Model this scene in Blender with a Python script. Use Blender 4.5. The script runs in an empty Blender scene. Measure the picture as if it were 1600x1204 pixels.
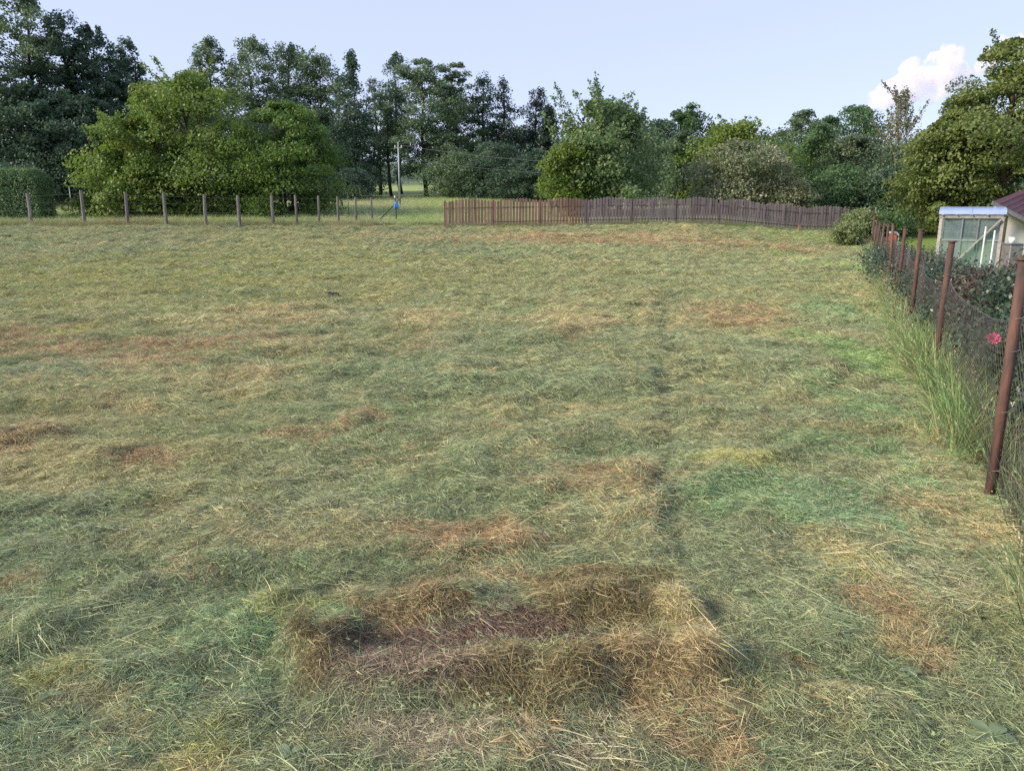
import bpy, bmesh, math, random
import numpy as np
from mathutils import Vector, Matrix

SC = bpy.context.scene
COL = SC.collection
# ------------------------------------------------------------------ camera
CAM_Z, FPX, PITCH = 1.58, 1200.0, math.radians(13.0)
cam_d = bpy.data.cameras.new('camera')
cam_d.sensor_width = 36.0
cam_d.lens = 36.0 * FPX / 1600.0
cam_d.clip_start, cam_d.clip_end = 0.05, 9000.0
cam = bpy.data.objects.new('camera', cam_d)
COL.objects.link(cam)
cam.location = (0, 0, CAM_Z)
cam.rotation_euler = (math.pi / 2 - PITCH, 0, 0)
SC.camera = cam
# ------------------------------------------------------------------ sky and sun
SUN_EL, SUN_AZ = math.radians(29), math.radians(-107)     # azimuth clockwise from +Y
W = bpy.data.worlds.new('World'); SC.world = W; W.use_nodes = True
wn, wl = W.node_tree.nodes, W.node_tree.links
wn.clear()
sky = wn.new('ShaderNodeTexSky'); sky.sky_type = 'NISHITA'; sky.sun_disc = False
sky.sun_elevation = SUN_EL; sky.sun_rotation = SUN_AZ % (2 * math.pi)
sky.air_density = 1.0; sky.dust_density = 0.6; sky.ozone_density = 2.2
hz = wn.new('ShaderNodeMix'); hz.data_type = 'RGBA'; hz.inputs[0].default_value = 0.68
hz.inputs[7].default_value = (4.45, 4.75, 6.8, 1)                # thin high veil that pales the blue
bg = wn.new('ShaderNodeBackground'); bg.inputs['Strength'].default_value = 0.10
wo = wn.new('ShaderNodeOutputWorld')
wl.new(sky.outputs[0], hz.inputs[6]); wl.new(hz.outputs[2], bg.inputs['Color']); wl.new(bg.outputs[0], wo.inputs[0])
sun_d = bpy.data.lights.new('sun', 'SUN'); sun_d.energy = 3.6; sun_d.angle = math.radians(12)
sun_d.color = (1.0, 0.87, 0.68)
sun = bpy.data.objects.new('sun', sun_d); COL.objects.link(sun)
sd = Vector((math.sin(SUN_AZ) * math.cos(SUN_EL), math.cos(SUN_AZ) * math.cos(SUN_EL), math.sin(SUN_EL)))
sun.rotation_euler = sd.to_track_quat('Z', 'Y').to_euler()
sun.location = (0, 0, 60)
SC.view_settings.view_transform = 'Standard'
SC.view_settings.look = 'None'
SC.view_settings.exposure = 0.86
SC.view_settings.gamma = 1.0
SC.view_settings.use_curve_mapping = False
SC.render.engine = 'CYCLES'
SC.cycles.max_bounces = 6
SC.cycles.diffuse_bounces = 3
SC.cycles.transparent_max_bounces = 12
SC.cycles.volume_bounces = 6
SC.cycles.use_denoising = False

# ------------------------------------------------------------------ helpers
RNG = np.random.default_rng(11)

def ray(px, py):
    x, y = (px - 800.0) / FPX, (602.0 - py) / FPX
    cp, sp = math.cos(PITCH), math.sin(PITCH)
    return np.array((x, cp + y * sp, -sp + y * cp))

def at(px, py, Y):
    d = ray(px, py); t = Y / d[1]
    return np.array((d[0] * t, Y, CAM_Z + d[2] * t))

def _hash(ix, iy, seed):
    n = (ix.astype(np.int64) * 374761393 + iy.astype(np.int64) * 668265263 + seed * 974711) & 0xffffffff
    n = ((n ^ (n >> 13)) * 1274126177) & 0xffffffff
    return ((n ^ (n >> 16)) & 0xffffff) / float(0xffffff)

def noise(x, y, s=1.0, seed=0):
    x = np.asarray(x, float) / s; y = np.asarray(y, float) / s
    ix, iy = np.floor(x), np.floor(y); fx, fy = x - ix, y - iy
    ux, uy = fx * fx * (3 - 2 * fx), fy * fy * (3 - 2 * fy)
    a, b = _hash(ix, iy, seed), _hash(ix + 1, iy, seed)
    c, d = _hash(ix, iy + 1, seed), _hash(ix + 1, iy + 1, seed)
    return (a + (b - a) * ux) * (1 - uy) + (c + (d - c) * ux) * uy

def fbm(x, y, s, seed=0, o=3):
    v, a, t = 0, 1.0, 0
    for k in range(o):
        v = v + a * noise(x, y, s / 2 ** k, seed + 17 * k); t += a; a *= .5
    return v / t

def sstep(a, b, x):
    t = np.clip((x - a) / (b - a), 0, 1); return t * t * (3 - 2 * t)

def sint(y, s, e):                       # integral of a smoothstep
    t = np.clip((y - s) / (e - s), 0, 1)
    return (e - s) * (t ** 3 - t ** 4 / 2) + np.maximum(y - e, 0)

FX0, FXS = 0.94, 0.4317                  # the wire fence runs along x = FX0 + FXS*y

def fence_u(x, y): return x - (FX0 + FXS * y)

def base_h(x, y):
    x = np.asarray(x, float); y = np.asarray(y, float)
    k = sstep(-9, -2, fence_u(x, y))
    rise = 0.088 * (sint(y, 14, 36) * (1 - k) + sint(y, 24, 38) * k)
    return -0.0083 * np.clip(y, -10, 60) + rise - 0.022 * sint(y, 38, 50) - 0.06 * sint(y, 80, 130)

def pg(px, py):                          # where the line of sight meets the ground
    d = ray(px, py); lo = None
    for t in np.arange(1.0, 90, 0.02):
        if CAM_Z + d[2] * t <= base_h(d[0] * t, d[1] * t): lo = t; break
    if lo is None: lo = 90
    return np.array((d[0] * lo, d[1] * lo))

def field_back(x):                       # y of the far edge of the hay field
    return np.where(x < -3.2, 36.3, 35.6 + (np.clip(x, -3.2, 18) + 3.2) * 0.165)

def in_field(x, y):
    return sstep(0.15, -0.1, fence_u(x, y)) * sstep(.3, -.1, y - field_back(x))

# heaps of raked hay: pixel polyline -> ground polyline, half width, height
RIDGES = []
def ridge(pts, w, h):
    RIDGES.append(([pg(*p) for p in pts], w, h))
ridge([(478, 1035), (560, 1078), (700, 1088), (850, 1080), (1000, 1075), (1105, 1065)], .13, .15)
ridge([(545, 940), (640, 950), (740, 945), (830, 952), (925, 940), (1050, 975)], .12, .085)
ridge([(1078, 975), (1100, 1070)], .10, .085)
ridge([(470, 1030), (520, 1010), (545, 985)], .11, .10)
ridge([(905, 930), (960, 930)], .10, .035)
ridge([(1035, 770), (1055, 830), (1062, 885)], .09, -.05)
ridge([(1046, 470), (1040, 560), (1036, 680), (1035, 770)], .10, -.05)
ridge([(1018, 470), (1008, 560), (1000, 680)], .12, .03)
ridge([(905, 480), (850, 560), (760, 680)], .14, .05)
ridge([(1000, 745), (1022, 830), (1030, 900)], .18, .05)
ridge([(600, 865), (700, 862), (810, 850)], .14, .06)
ridge([(850, 770), (930, 770), (1000, 760)], .2, .06)
ridge([(1320, 1000), (1400, 930), (1450, 980)], .22, .05)
ridge([(1230, 1110), (1290, 1110), (1340, 1130)], .17, .045)
ridge([(1135, 1030), (1150, 1070)], .07, .06)
ridge([(1060, 780), (1180, 740), (1280, 690)], .16, .07)
ridge([(1100, 670), (1200, 640), (1270, 605), (1310, 560)], .22, .09)
ridge([(1180, 800), (1290, 830), (1370, 890)], .15, .06)
ridge([(300, 1020), (400, 960), (490, 910), (540, 880)], .17, .055)
ridge([(60, 980), (180, 940), (330, 890)], .16, .06)
ridge([(90, 1060), (180, 1060)], .12, .05)
ridge([(0, 800), (200, 780), (420, 760)], .2, .05)
ridge([(820, 540), (880, 520), (930, 500)], .3, .1)
ridge([(0, 690), (60, 680)], .3, .1)
ridge([(170, 725), (300, 715)], .25, .08)
ridge([(380, 560), (440, 553), (520, 555)], .3, .1)

def seg_d(x, y, a, b):
    dx, dy = b[0] - a[0], b[1] - a[1]
    t = np.clip(((x - a[0]) * dx + (y - a[1]) * dy) / (dx * dx + dy * dy + 1e-9), 0, 1)
    return np.hypot(x - a[0] - t * dx, y - a[1] - t * dy)

def poly_d(x, y, pts):
    d = np.full(np.shape(x), 1e9)
    for a, b in zip(pts[:-1], pts[1:]): d = np.minimum(d, seg_d(x, y, a, b))
    return d

def micro(x, y):
    """hay thickness: rough lumps, rows left by the mower, heaps"""
    a = fbm(x * .8, y, .55, 3, 3); b = fbm(x * .45 + y * .12, y, .85, 9, 2)
    m = -.02 + .035 * (b - .5) + .055 * (a - .5) + .022 * noise(x, y, .10, 5) + .07 * np.clip(noise(x * .8, y, .24, 6) - .45, 0, 1) + .13 * np.clip(noise(x * .7, y, .42, 8) - .5, 0, 1) * sstep(3, 8, y) + .12 * np.clip(noise(x * .55, y, .75, 18) - .55, 0, 1) * sstep(6, 14, y)
    jx = x + .12 * (noise(x, y, .22, 31) - .5); jy = y + .12 * (noise(x, y, .22, 32) - .5)
    for pts, w, h in RIDGES:
        d = poly_d(jx, jy, pts)
        m = m + 0.62 * h * np.exp(-(d / (.72 * w)) ** 2) * (.6 + .7 * noise(x, y, .11, 41))
    return m

def ground_h(x, y):
    f = in_field(x, y)
    rough = .05 * (fbm(x, y, .6, 77, 2) - .5)
    return base_h(x, y) + f * micro(x, y) + (1 - f) * rough * sstep(60, 20, np.abs(x) * .5 + np.abs(y) * .5)

def gz(x, y): return float(ground_h(np.array([float(x)]), np.array([float(y)]))[0])

# colours of the hay (linear albedo)
OLIVE, GREY, STRAW = np.array((.355, .375, .185)), np.array((.30, .345, .195)), np.array((.49, .42, .225))
RUST, GREEN, PURPLE = np.array((.42, .295, .165)), np.array((.235, .37, .175)), np.array((.205, .135, .11))
YELL, PALE, BLUEG = np.array((.43, .44, .16)), np.array((.50, .44, .31)), np.array((.25, .37, .21))
LIME = np.array((.29, .42, .15))
PATCH = []
def patch(px, py, rx, ry, c, s=1.0):
    c0 = pg(px, py); t = pg(px, py - ry); b = pg(px, py + ry)
    PATCH.append((c0[0], c0[1], rx / FPX * math.hypot(c0[1], 1.3), max(.5 * abs(t[1] - b[1]), .04), c, s))
for a in [
    (1000, 376, 330, 9, RUST, .75), (1000, 372, 260, 6, STRAW, .6), (640, 372, 120, 5, STRAW, .5), (1200, 366, 100, 4, LIME, .5),
    (1160, 495, 80, 22, RUST, .75), (1050, 490, 60, 25, STRAW, .6), (880, 505, 60, 25, STRAW, .7), (660, 500, 60, 15, STRAW, .6), (950, 560, 200, 25, OLIVE, .6),
    (430, 500, 110, 22, STRAW, .75), (250, 545, 240, 24, RUST, .62), (40, 530, 90, 20, RUST, .6), (100, 522, 30, 10, YELL, .8), (30, 690, 60, 26, RUST, .7), (240, 715, 80, 20, RUST, .75),
    (170, 640, 120, 20, STRAW, .4), (490, 680, 60, 18, RUST, .6), (330, 590, 120, 20, STRAW, .4), (640, 705, 70, 20, STRAW, .35), (800, 690, 60, 15, STRAW, .4), (300, 770, 120, 20, OLIVE, .5),
    (730, 850, 110, 32, RUST, .75), (940, 765, 110, 30, RUST, .65), (1000, 740, 60, 30, STRAW, .6), (1000, 820, 60, 60, STRAW, .55), (860, 840, 90, 40, STRAW, .4), (1160, 735, 60, 24, YELL, .65), (1140, 745, 40, 16, STRAW, .7),
    (1240, 790, 140, 48, GREEN, .7), (1330, 800, 80, 50, BLUEG, .6), (1130, 800, 60, 30, GREEN, .9), (1300, 700, 60, 30, GREEN, .6), (1350, 560, 50, 60, GREEN, .65), (1360, 470, 25, 45, LIME, .55), (1355, 640, 50, 80, GREEN, .95), (1385, 730, 50, 60, GREEN, .8), (1330, 420, 30, 34, LIME, .9), (1345, 500, 36, 45, GREEN, .9), (1340, 560, 40, 60, LIME, .7), (1320, 385, 25, 20, LIME, .6), (1290, 620, 50, 30, GREEN, .4),
    (1345, 890, 60, 22, YELL, .6), (1300, 860, 45, 22, STRAW, .8), (1370, 470, 18, 25, STRAW, .9), (1450, 690, 40, 40, RUST, .6), (1450, 690, 40, 40, STRAW, .5), (1530, 815, 60, 50, STRAW, .85), (1480, 830, 60, 40, RUST, .4), (1450, 920, 90, 60, PALE, .4), (1560, 1000, 60, 100, OLIVE, .5),
    (1390, 960, 70, 75, RUST, .75), (1400, 990, 70, 40, STRAW, .8), (1290, 1120, 80, 42, STRAW, .6), (1148, 1050, 28, 34, STRAW, .75), (1215, 1040, 40, 20, RUST, .4), (1540, 1130, 100, 60, GREY, .7),
    (1240, 960, 110, 60, GREY, .75), (1150, 930, 60, 60, GREY, .5),
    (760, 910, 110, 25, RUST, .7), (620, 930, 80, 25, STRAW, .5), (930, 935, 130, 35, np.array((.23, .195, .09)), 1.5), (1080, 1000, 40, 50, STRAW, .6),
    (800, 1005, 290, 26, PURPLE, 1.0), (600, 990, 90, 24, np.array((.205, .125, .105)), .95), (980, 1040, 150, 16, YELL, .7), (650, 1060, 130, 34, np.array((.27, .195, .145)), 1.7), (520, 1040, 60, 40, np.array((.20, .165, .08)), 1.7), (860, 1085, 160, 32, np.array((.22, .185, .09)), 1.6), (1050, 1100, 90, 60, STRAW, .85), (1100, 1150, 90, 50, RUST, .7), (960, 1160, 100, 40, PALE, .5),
    (650, 1160, 170, 45, PALE, .75), (240, 800, 70, 14, RUST, .4), (560, 660, 60, 12, RUST, .45), (900, 640, 60, 12, STRAW, .5), (100, 600, 80, 12, STRAW, .5), (700, 590, 80, 12, STRAW, .4), (850, 1165, 100, 40, RUST, .4), (310, 1180, 70, 35, YELL, .75), (340, 1190, 50, 25, STRAW, .6), (120, 1160, 140, 50, BLUEG, .4), (110, 1070, 50, 30, YELL, .6), (370, 990, 120, 50, GREEN, .4), (450, 965, 60, 30, YELL, .55), (340, 1070, 120, 36, BLUEG, .3), (200, 950, 120, 30, GREY, .6),
    (320, 885, 70, 14, RUST, .45), (30, 910, 50, 20, RUST, .5), (600, 800, 300, 40, GREY, .35), (200, 850, 250, 40, GREY, .3), (1180, 880, 120, 50, GREY, .5),
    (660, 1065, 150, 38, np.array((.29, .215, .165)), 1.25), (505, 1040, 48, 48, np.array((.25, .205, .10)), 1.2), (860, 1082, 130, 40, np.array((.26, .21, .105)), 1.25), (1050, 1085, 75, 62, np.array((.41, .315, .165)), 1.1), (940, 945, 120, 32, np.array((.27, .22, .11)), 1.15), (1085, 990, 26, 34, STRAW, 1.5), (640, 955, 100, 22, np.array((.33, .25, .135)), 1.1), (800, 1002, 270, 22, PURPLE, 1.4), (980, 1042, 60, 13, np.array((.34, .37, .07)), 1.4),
    (300, 430, 500, 50, np.array((.36, .37, .13)), .6), (900, 430, 400, 35, OLIVE, .5), (1120, 600, 160, 40, OLIVE, .5),
]: patch(*a)
for k in range(13):
    patch(1046 - 8 * math.sin(k / 12 * 3.14) + (18 * max(0, k - 9) / 3), 470 + k * 35, 9 + k * .5, 26, np.array((.20, .25, .15)), .8)

def tint(x, y, pick=None):
    x = np.asarray(x, float); y = np.asarray(y, float)
    n1 = fbm(x, y, 2.6, 101, 3)[..., None]; n2 = fbm(x * .7, y, .9, 111, 3)[..., None]; n3 = noise(x, y, .25, 121)[..., None]
    c = OLIVE + (GREY - OLIVE) * sstep(.35, .65, n1)
    c = c + (STRAW - c) * sstep(.54, .74, n2) * .5
    c = c + (GREEN - c) * sstep(.44, .26, n2) * .2
    low_shade = (1 - sstep(.30, .52, .5 * fbm(x * .8, y, .55, 3, 3) + .5 * noise(x * .8, y, .30, 6)))[..., None]
    c = c + (np.array((.17, .24, .11)) - c) * .45 * low_shade  # low spots painted darker green, shade between clumps put into the colour
    tuf = sstep(.60, .80, noise(x * .8, y, .19, 141) * (.6 + .6 * n2[..., 0]))[..., None]
    c = c + (STRAW - c) * .45 * tuf
    wx = x + .12 * (noise(x, y, .14, 135) - .5) + .35 * (noise(x, y, .45, 131) - .5) * np.clip(y / 5, .4, 4); wy = y + .5 * (noise(x, y, .45, 132) - .5) * np.clip(y / 6, .3, 4)
    for cx, cy, rx, ry, col, s in PATCH:
        q = np.hypot((wx - cx) / rx, (wy - cy) / ry)
        w = (s * sstep(1.35, .45, q) * (.55 + .9 * noise(x, y, .3, int(abs(cx * 31) + cy * 7) % 997)))[..., None]
        w = np.clip(w, 0, 1)
        if pick is not None: w = .9 * (pick.random(w.shape) < w * 1.05)
        c = c + (col - c) * w
    return c * (.86 + .28 * n3)

# ---------------------------------------------------------------- mesh building
def np_mesh(name, V, F, attrs=None, mats=(), smooth=False):
    V = np.ascontiguousarray(V, np.float32); F = np.ascontiguousarray(F, np.int32)
    me = bpy.data.meshes.new(name)
    me.vertices.add(len(V)); me.vertices.foreach_set('co', V.ravel())
    me.loops.add(F.size); me.loops.foreach_set('vertex_index', F.ravel())
    me.polygons.add(len(F)); me.polygons.foreach_set('loop_start', np.arange(len(F), dtype=np.int32) * F.shape[1])
    for k, v in (attrs or {}).items():
        v = np.asarray(v, np.float32)
        if v.ndim == 1:
            me.attributes.new(k, 'FLOAT', 'POINT').data.foreach_set('value', v)
        else:
            a = me.attributes.new(k, 'FLOAT_COLOR', 'POINT')
            a.data.foreach_set('color', np.concatenate([v, np.ones((len(v), 1), np.float32)], 1).ravel().astype(np.float32))
    me.update(calc_edges=True); me.validate()
    for m in mats: me.materials.append(m)
    if smooth: me.polygons.foreach_set('use_smooth', np.ones(len(F), bool))
    return me

def link(name, me, parent=None, loc=None, rot=None):
    o = bpy.data.objects.new(name, me); COL.objects.link(o)
    if parent is not None: o.parent = parent
    if loc is not None: o.location = loc
    if rot is not None: o.rotation_euler = rot
    return o

def tag(o, label=None, cat=None, group=None, kind=None):
    if label: o['label'] = label
    if cat: o['category'] = cat
    if group: o['group'] = group
    if kind: o['kind'] = kind
    return o

def thing(name, label, cat, loc, rz=0, group=None):
    o = bpy.data.objects.new(name, None); COL.objects.link(o); o.empty_display_size = .2
    o.location = loc; o.rotation_euler = (0, 0, rz)
    return tag(o, label, cat, group)

class MB:
    """collects boxes, tubes and quads for ONE mesh"""
    def __init__(s): s.V = []; s.F = []; s.n = 0
    def add(s, V, F):
        s.V.append(np.asarray(V, float)); s.F += [tuple(int(i) + s.n for i in f) for f in F]; s.n += len(V); return s
    def box(s, c, d, rot=None, bev=0):
        x, y, z = d[0] / 2, d[1] / 2, d[2] / 2
        if bev:
            b = bev; V = []
            for sx in (-1, 1):
                for sy in (-1, 1):
                    for sz in (-1, 1):
                        V += [(sx * x, sy * (y - b), sz * (z - b)), (sx * (x - b), sy * y, sz * (z - b)), (sx * (x - b), sy * (y - b), sz * z)]
            bm = bmesh.new(); vs = [bm.verts.new(v) for v in V]
            r = bmesh.ops.convex_hull(bm, input=vs); bm.verts.index_update()
            F = [[v.index for v in f.verts] for f in bm.faces]; V = [v.co[:] for v in bm.verts]; bm.free()
        else:
            V = [(a * x, b * y, c_ * z) for a in (-1, 1) for b in (-1, 1) for c_ in (-1, 1)]
            F = [(0, 1, 3, 2), (4, 6, 7, 5), (0, 4, 5, 1), (2, 3, 7, 6), (0, 2, 6, 4), (1, 5, 7, 3)]
        V = np.array(V)
        if rot is not None: V = V @ np.array(rot.to_3x3() if hasattr(rot, 'to_3x3') else rot).T
        return s.add(V + np.array(c), F)
    def bar(s, a, b, w, t):                              # rectangular bar from a to b
        a, b = Vector(a), Vector(b); d = b - a; L = d.length
        R = np.array(d.to_track_quat('Z', 'Y').to_matrix())
        return s.box((a + b) / 2, (w, t, L), R)
    def tube(s, P, r, n=6, caps=True):
        V, F = tube_np(P, r, n); F = [tuple(f) for f in F]; k = len(P)
        if caps: F += [tuple(range(n - 1, -1, -1)), tuple(range((k - 1) * n, k * n))]
        return s.add(V, F)
    def quad(s, a, b, c, d): return s.add([a, b, c, d], [(0, 1, 2, 3)])
    def build(s, name, mat, parent=None, loc=None, rot=None, smooth=False):
        me = bpy.data.meshes.new(name)
        me.from_pydata(np.concatenate(s.V).tolist(), [], s.F); me.update()
        me.materials.append(mat)
        if smooth:
            me.polygons.foreach_set('use_smooth', np.ones(len(me.polygons), bool))
        return link(name, me, parent, loc, rot)

def tube_np(P, r, n=6):
    P = np.asarray(P, float); k = len(P); r = np.broadcast_to(np.asarray(r, float), (k,))
    T = np.gradient(P, axis=0); T /= np.linalg.norm(T, axis=1)[:, None] + 1e-9
    ref = np.array((0, 0, 1.)) if abs(T[:, 2]).mean() < .8 else np.array((1., 0, 0))
    A = np.cross(T, ref); A /= np.linalg.norm(A, axis=1)[:, None] + 1e-9
    B = np.cross(T, A)
    th = np.linspace(0, 2 * np.pi, n, endpoint=False)
    V = P[:, None] + r[:, None, None] * (np.cos(th)[None, :, None] * A[:, None] + np.sin(th)[None, :, None] * B[:, None])
    i = np.arange(k - 1)[:, None] * n; j = np.arange(n)[None]; j2 = (j + 1) % n
    F = np.stack([i + j, i + j2, i + n + j2, i + n + j], -1).reshape(-1, 4)
    return V.reshape(-1, 3), F

def cards(C, A, N, l, w, rnd):
    """leaf shaped cards: centre, long axis, normal"""
    A = A / (np.linalg.norm(A, axis=1)[:, None] + 1e-9)
    B = np.cross(N, A); B /= np.linalg.norm(B, axis=1)[:, None] + 1e-9
    Nn = np.cross(A, B)
    l = np.broadcast_to(l, (len(C),))[:, None]; w = np.broadcast_to(w, (len(C),))[:, None]
    V = np.stack([C - A * l * .5, C + B * w * .5 + A * l * .06, C + A * l * .5 - Nn * l * .12, C - B * w * .5 + A * l * .06], 1).reshape(-1, 3)
    F = np.arange(len(C) * 4).reshape(-1, 4)
    return V, F, np.repeat(rnd, 4)

# ---------------------------------------------------------------- materials
def new_mat(name):
    m = bpy.data.materials.new(name); m.use_nodes = True; m.node_tree.nodes.clear()
    return m, m.node_tree.nodes, m.node_tree.links

def solid(name, c, rough=.7, c2=None, scale=8, bump=.2, metal=0, stretch=(1, 1, 1), detail=6, spec=.4):
    m, n, l = new_mat(name)
    p = n.new('ShaderNodeBsdfPrincipled'); o = n.new('ShaderNodeOutputMaterial'); l.new(p.outputs[0], o.inputs[0])
    p.inputs['Roughness'].default_value = rough; p.inputs['Metallic'].default_value = metal
    p.inputs['Specular IOR Level'].default_value = spec
    tc = n.new('ShaderNodeTexCoord'); mp = n.new('ShaderNodeMapping'); mp.inputs['Scale'].default_value = stretch
    oi = n.new('ShaderNodeObjectInfo')
    l.new(tc.outputs['Object'], mp.inputs['Vector'])
    ad = n.new('ShaderNodeVectorMath'); ad.operation = 'ADD'
    sc_ = n.new('ShaderNodeVectorMath'); sc_.operation = 'SCALE'; sc_.inputs[0].default_value = (13, 7, 29)
    l.new(oi.outputs['Random'], sc_.inputs['Scale']); l.new(mp.outputs[0], ad.inputs[0]); l.new(sc_.outputs[0], ad.inputs[1])
    nz = n.new('ShaderNodeTexNoise'); nz.inputs['Scale'].default_value = scale; nz.inputs['Detail'].default_value = detail; nz.inputs['Roughness'].default_value = .65
    l.new(ad.outputs[0], nz.inputs['Vector'])
    cr = n.new('ShaderNodeValToRGB'); cr.color_ramp.elements[0].position = .32; cr.color_ramp.elements[1].position = .68
    c2 = c2 or tuple(v * .65 for v in c)
    cr.color_ramp.elements[0].color = (*c2, 1); cr.color_ramp.elements[1].color = (*c, 1)
    l.new(nz.outputs[0], cr.inputs[0])
    hv = n.new('ShaderNodeHueSaturation'); mr = n.new('ShaderNodeMapRange'); mr.inputs[3].default_value = .78; mr.inputs[4].default_value = 1.22
    l.new(oi.outputs['Random'], mr.inputs[0]); l.new(mr.outputs[0], hv.inputs['Value']); l.new(cr.outputs[0], hv.inputs['Color'])
    l.new(hv.outputs[0], p.inputs['Base Color'])
    bp = n.new('ShaderNodeBump'); bp.inputs['Strength'].default_value = bump; bp.inputs['Distance'].default_value = .01
    l.new(nz.outputs[0], bp.inputs['Height']); l.new(bp.outputs[0], p.inputs['Normal'])
    return m

def leaf_mat(name, dark, light, accent=None, transl=.35, rough=.5, acc_at=.93):
    m, n, l = new_mat(name)
    a = n.new('ShaderNodeAttribute'); a.attribute_name = 'rnd'
    cr = n.new('ShaderNodeValToRGB'); e = cr.color_ramp.elements
    e[0].position = .05; e[0].color = (*dark, 1); e[1].position = .85; e[1].color = (*light, 1)
    if accent:
        x = e.new(acc_at); x.color = (*light, 1); x = e.new(min(acc_at + .02, 1)); x.color = (*accent, 1)
    l.new(a.outputs['Fac'], cr.inputs[0])
    p = n.new('ShaderNodeBsdfPrincipled'); p.inputs['Roughness'].default_value = rough; p.inputs['Specular IOR Level'].default_value = .35
    t = n.new('ShaderNodeBsdfTranslucent'); hv = n.new('ShaderNodeHueSaturation'); hv.inputs['Value'].default_value = 1.25; hv.inputs['Saturation'].default_value = 1.1
    l.new(cr.outputs[0], p.inputs['Base Color']); l.new(cr.outputs[0], hv.inputs['Color']); l.new(hv.outputs[0], t.inputs[0])
    mx = n.new('ShaderNodeMixShader'); mx.inputs[0].default_value = transl
    o = n.new('ShaderNodeOutputMaterial')
    l.new(p.outputs[0], mx.inputs[1]); l.new(t.outputs[0], mx.inputs[2]); l.new(mx.outputs[0], o.inputs[0])
    return m

def blade_mat(name, straw=.35, transl=.25, v=1.0):
    """grass and hay: the tuft's own tint, varied blade by blade, some blades bleached"""
    m, n, l = new_mat(name)
    ti = n.new('ShaderNodeAttribute'); ti.attribute_type = 'INSTANCER'; ti.attribute_name = 'tint'
    a = n.new('ShaderNodeAttribute'); a.attribute_name = 'rnd'
    hv = n.new('ShaderNodeHueSaturation'); mr = n.new('ShaderNodeMapRange'); mr.inputs[3].default_value = .38 * v; mr.inputs[4].default_value = 1.75 * v
    l.new(a.outputs['Fac'], mr.inputs[0]); l.new(mr.outputs[0], hv.inputs['Value']); l.new(ti.outputs['Color'], hv.inputs['Color'])
    mr2 = n.new('ShaderNodeMapRange'); mr2.inputs[1].default_value = .72; mr2.inputs[3].default_value = 0; mr2.inputs[4].default_value = straw
    l.new(a.outputs['Fac'], mr2.inputs[0])
    mx = n.new('ShaderNodeMix'); mx.data_type = 'RGBA'; mx.inputs[7].default_value = (.60, .59, .36, 1)
    l.new(mr2.outputs[0], mx.inputs[0]); l.new(hv.outputs[0], mx.inputs[6])
    p = n.new('ShaderNodeBsdfPrincipled'); p.inputs['Roughness'].default_value = .55; p.inputs['Specular IOR Level'].default_value = .3
    t = n.new('ShaderNodeBsdfTranslucent'); ms = n.new('ShaderNodeMixShader'); ms.inputs[0].default_value = transl
    l.new(mx.outputs[2], p.inputs['Base Color']); l.new(mx.outputs[2], t.inputs[0])
    o = n.new('ShaderNodeOutputMaterial'); l.new(p.outputs[0], ms.inputs[1]); l.new(t.outputs[0], ms.inputs[2]); l.new(ms.outputs[0], o.inputs[0])
    return m

def ground_mat():
    m, n, l = new_mat('ground_turf')
    a = n.new('ShaderNodeAttribute'); a.attribute_name = 'tint'
    tc = n.new('ShaderNodeTexCoord')
    nz = n.new('ShaderNodeTexNoise'); nz.inputs['Scale'].default_value = 26; nz.inputs['Detail'].default_value = 8; nz.inputs['Roughness'].default_value = .75
    l.new(tc.outputs['Object'], nz.inputs['Vector'])
    mr = n.new('ShaderNodeMapRange'); mr.inputs[1].default_value = .3; mr.inputs[2].default_value = .7; mr.inputs[3].default_value = .45; mr.inputs[4].default_value = 1.15
    l.new(nz.outputs[0], mr.inputs[0])
    hv = n.new('ShaderNodeHueSaturation'); l.new(mr.outputs[0], hv.inputs['Value']); l.new(a.outputs['Color'], hv.inputs['Color'])
    p = n.new('ShaderNodeBsdfPrincipled'); p.inputs['Roughness'].default_value = .9; p.inputs['Specular IOR Level'].default_value = .1
    l.new(hv.outputs[0], p.inputs['Base Color'])
    bp = n.new('ShaderNodeBump'); bp.inputs['Strength'].default_value = .7; bp.inputs['Distance'].default_value = .03
    l.new(nz.outputs[0], bp.inputs['Height']); l.new(bp.outputs[0], p.inputs['Normal'])
    o = n.new('ShaderNodeOutputMaterial'); l.new(p.outputs[0], o.inputs[0])
    return m

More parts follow.
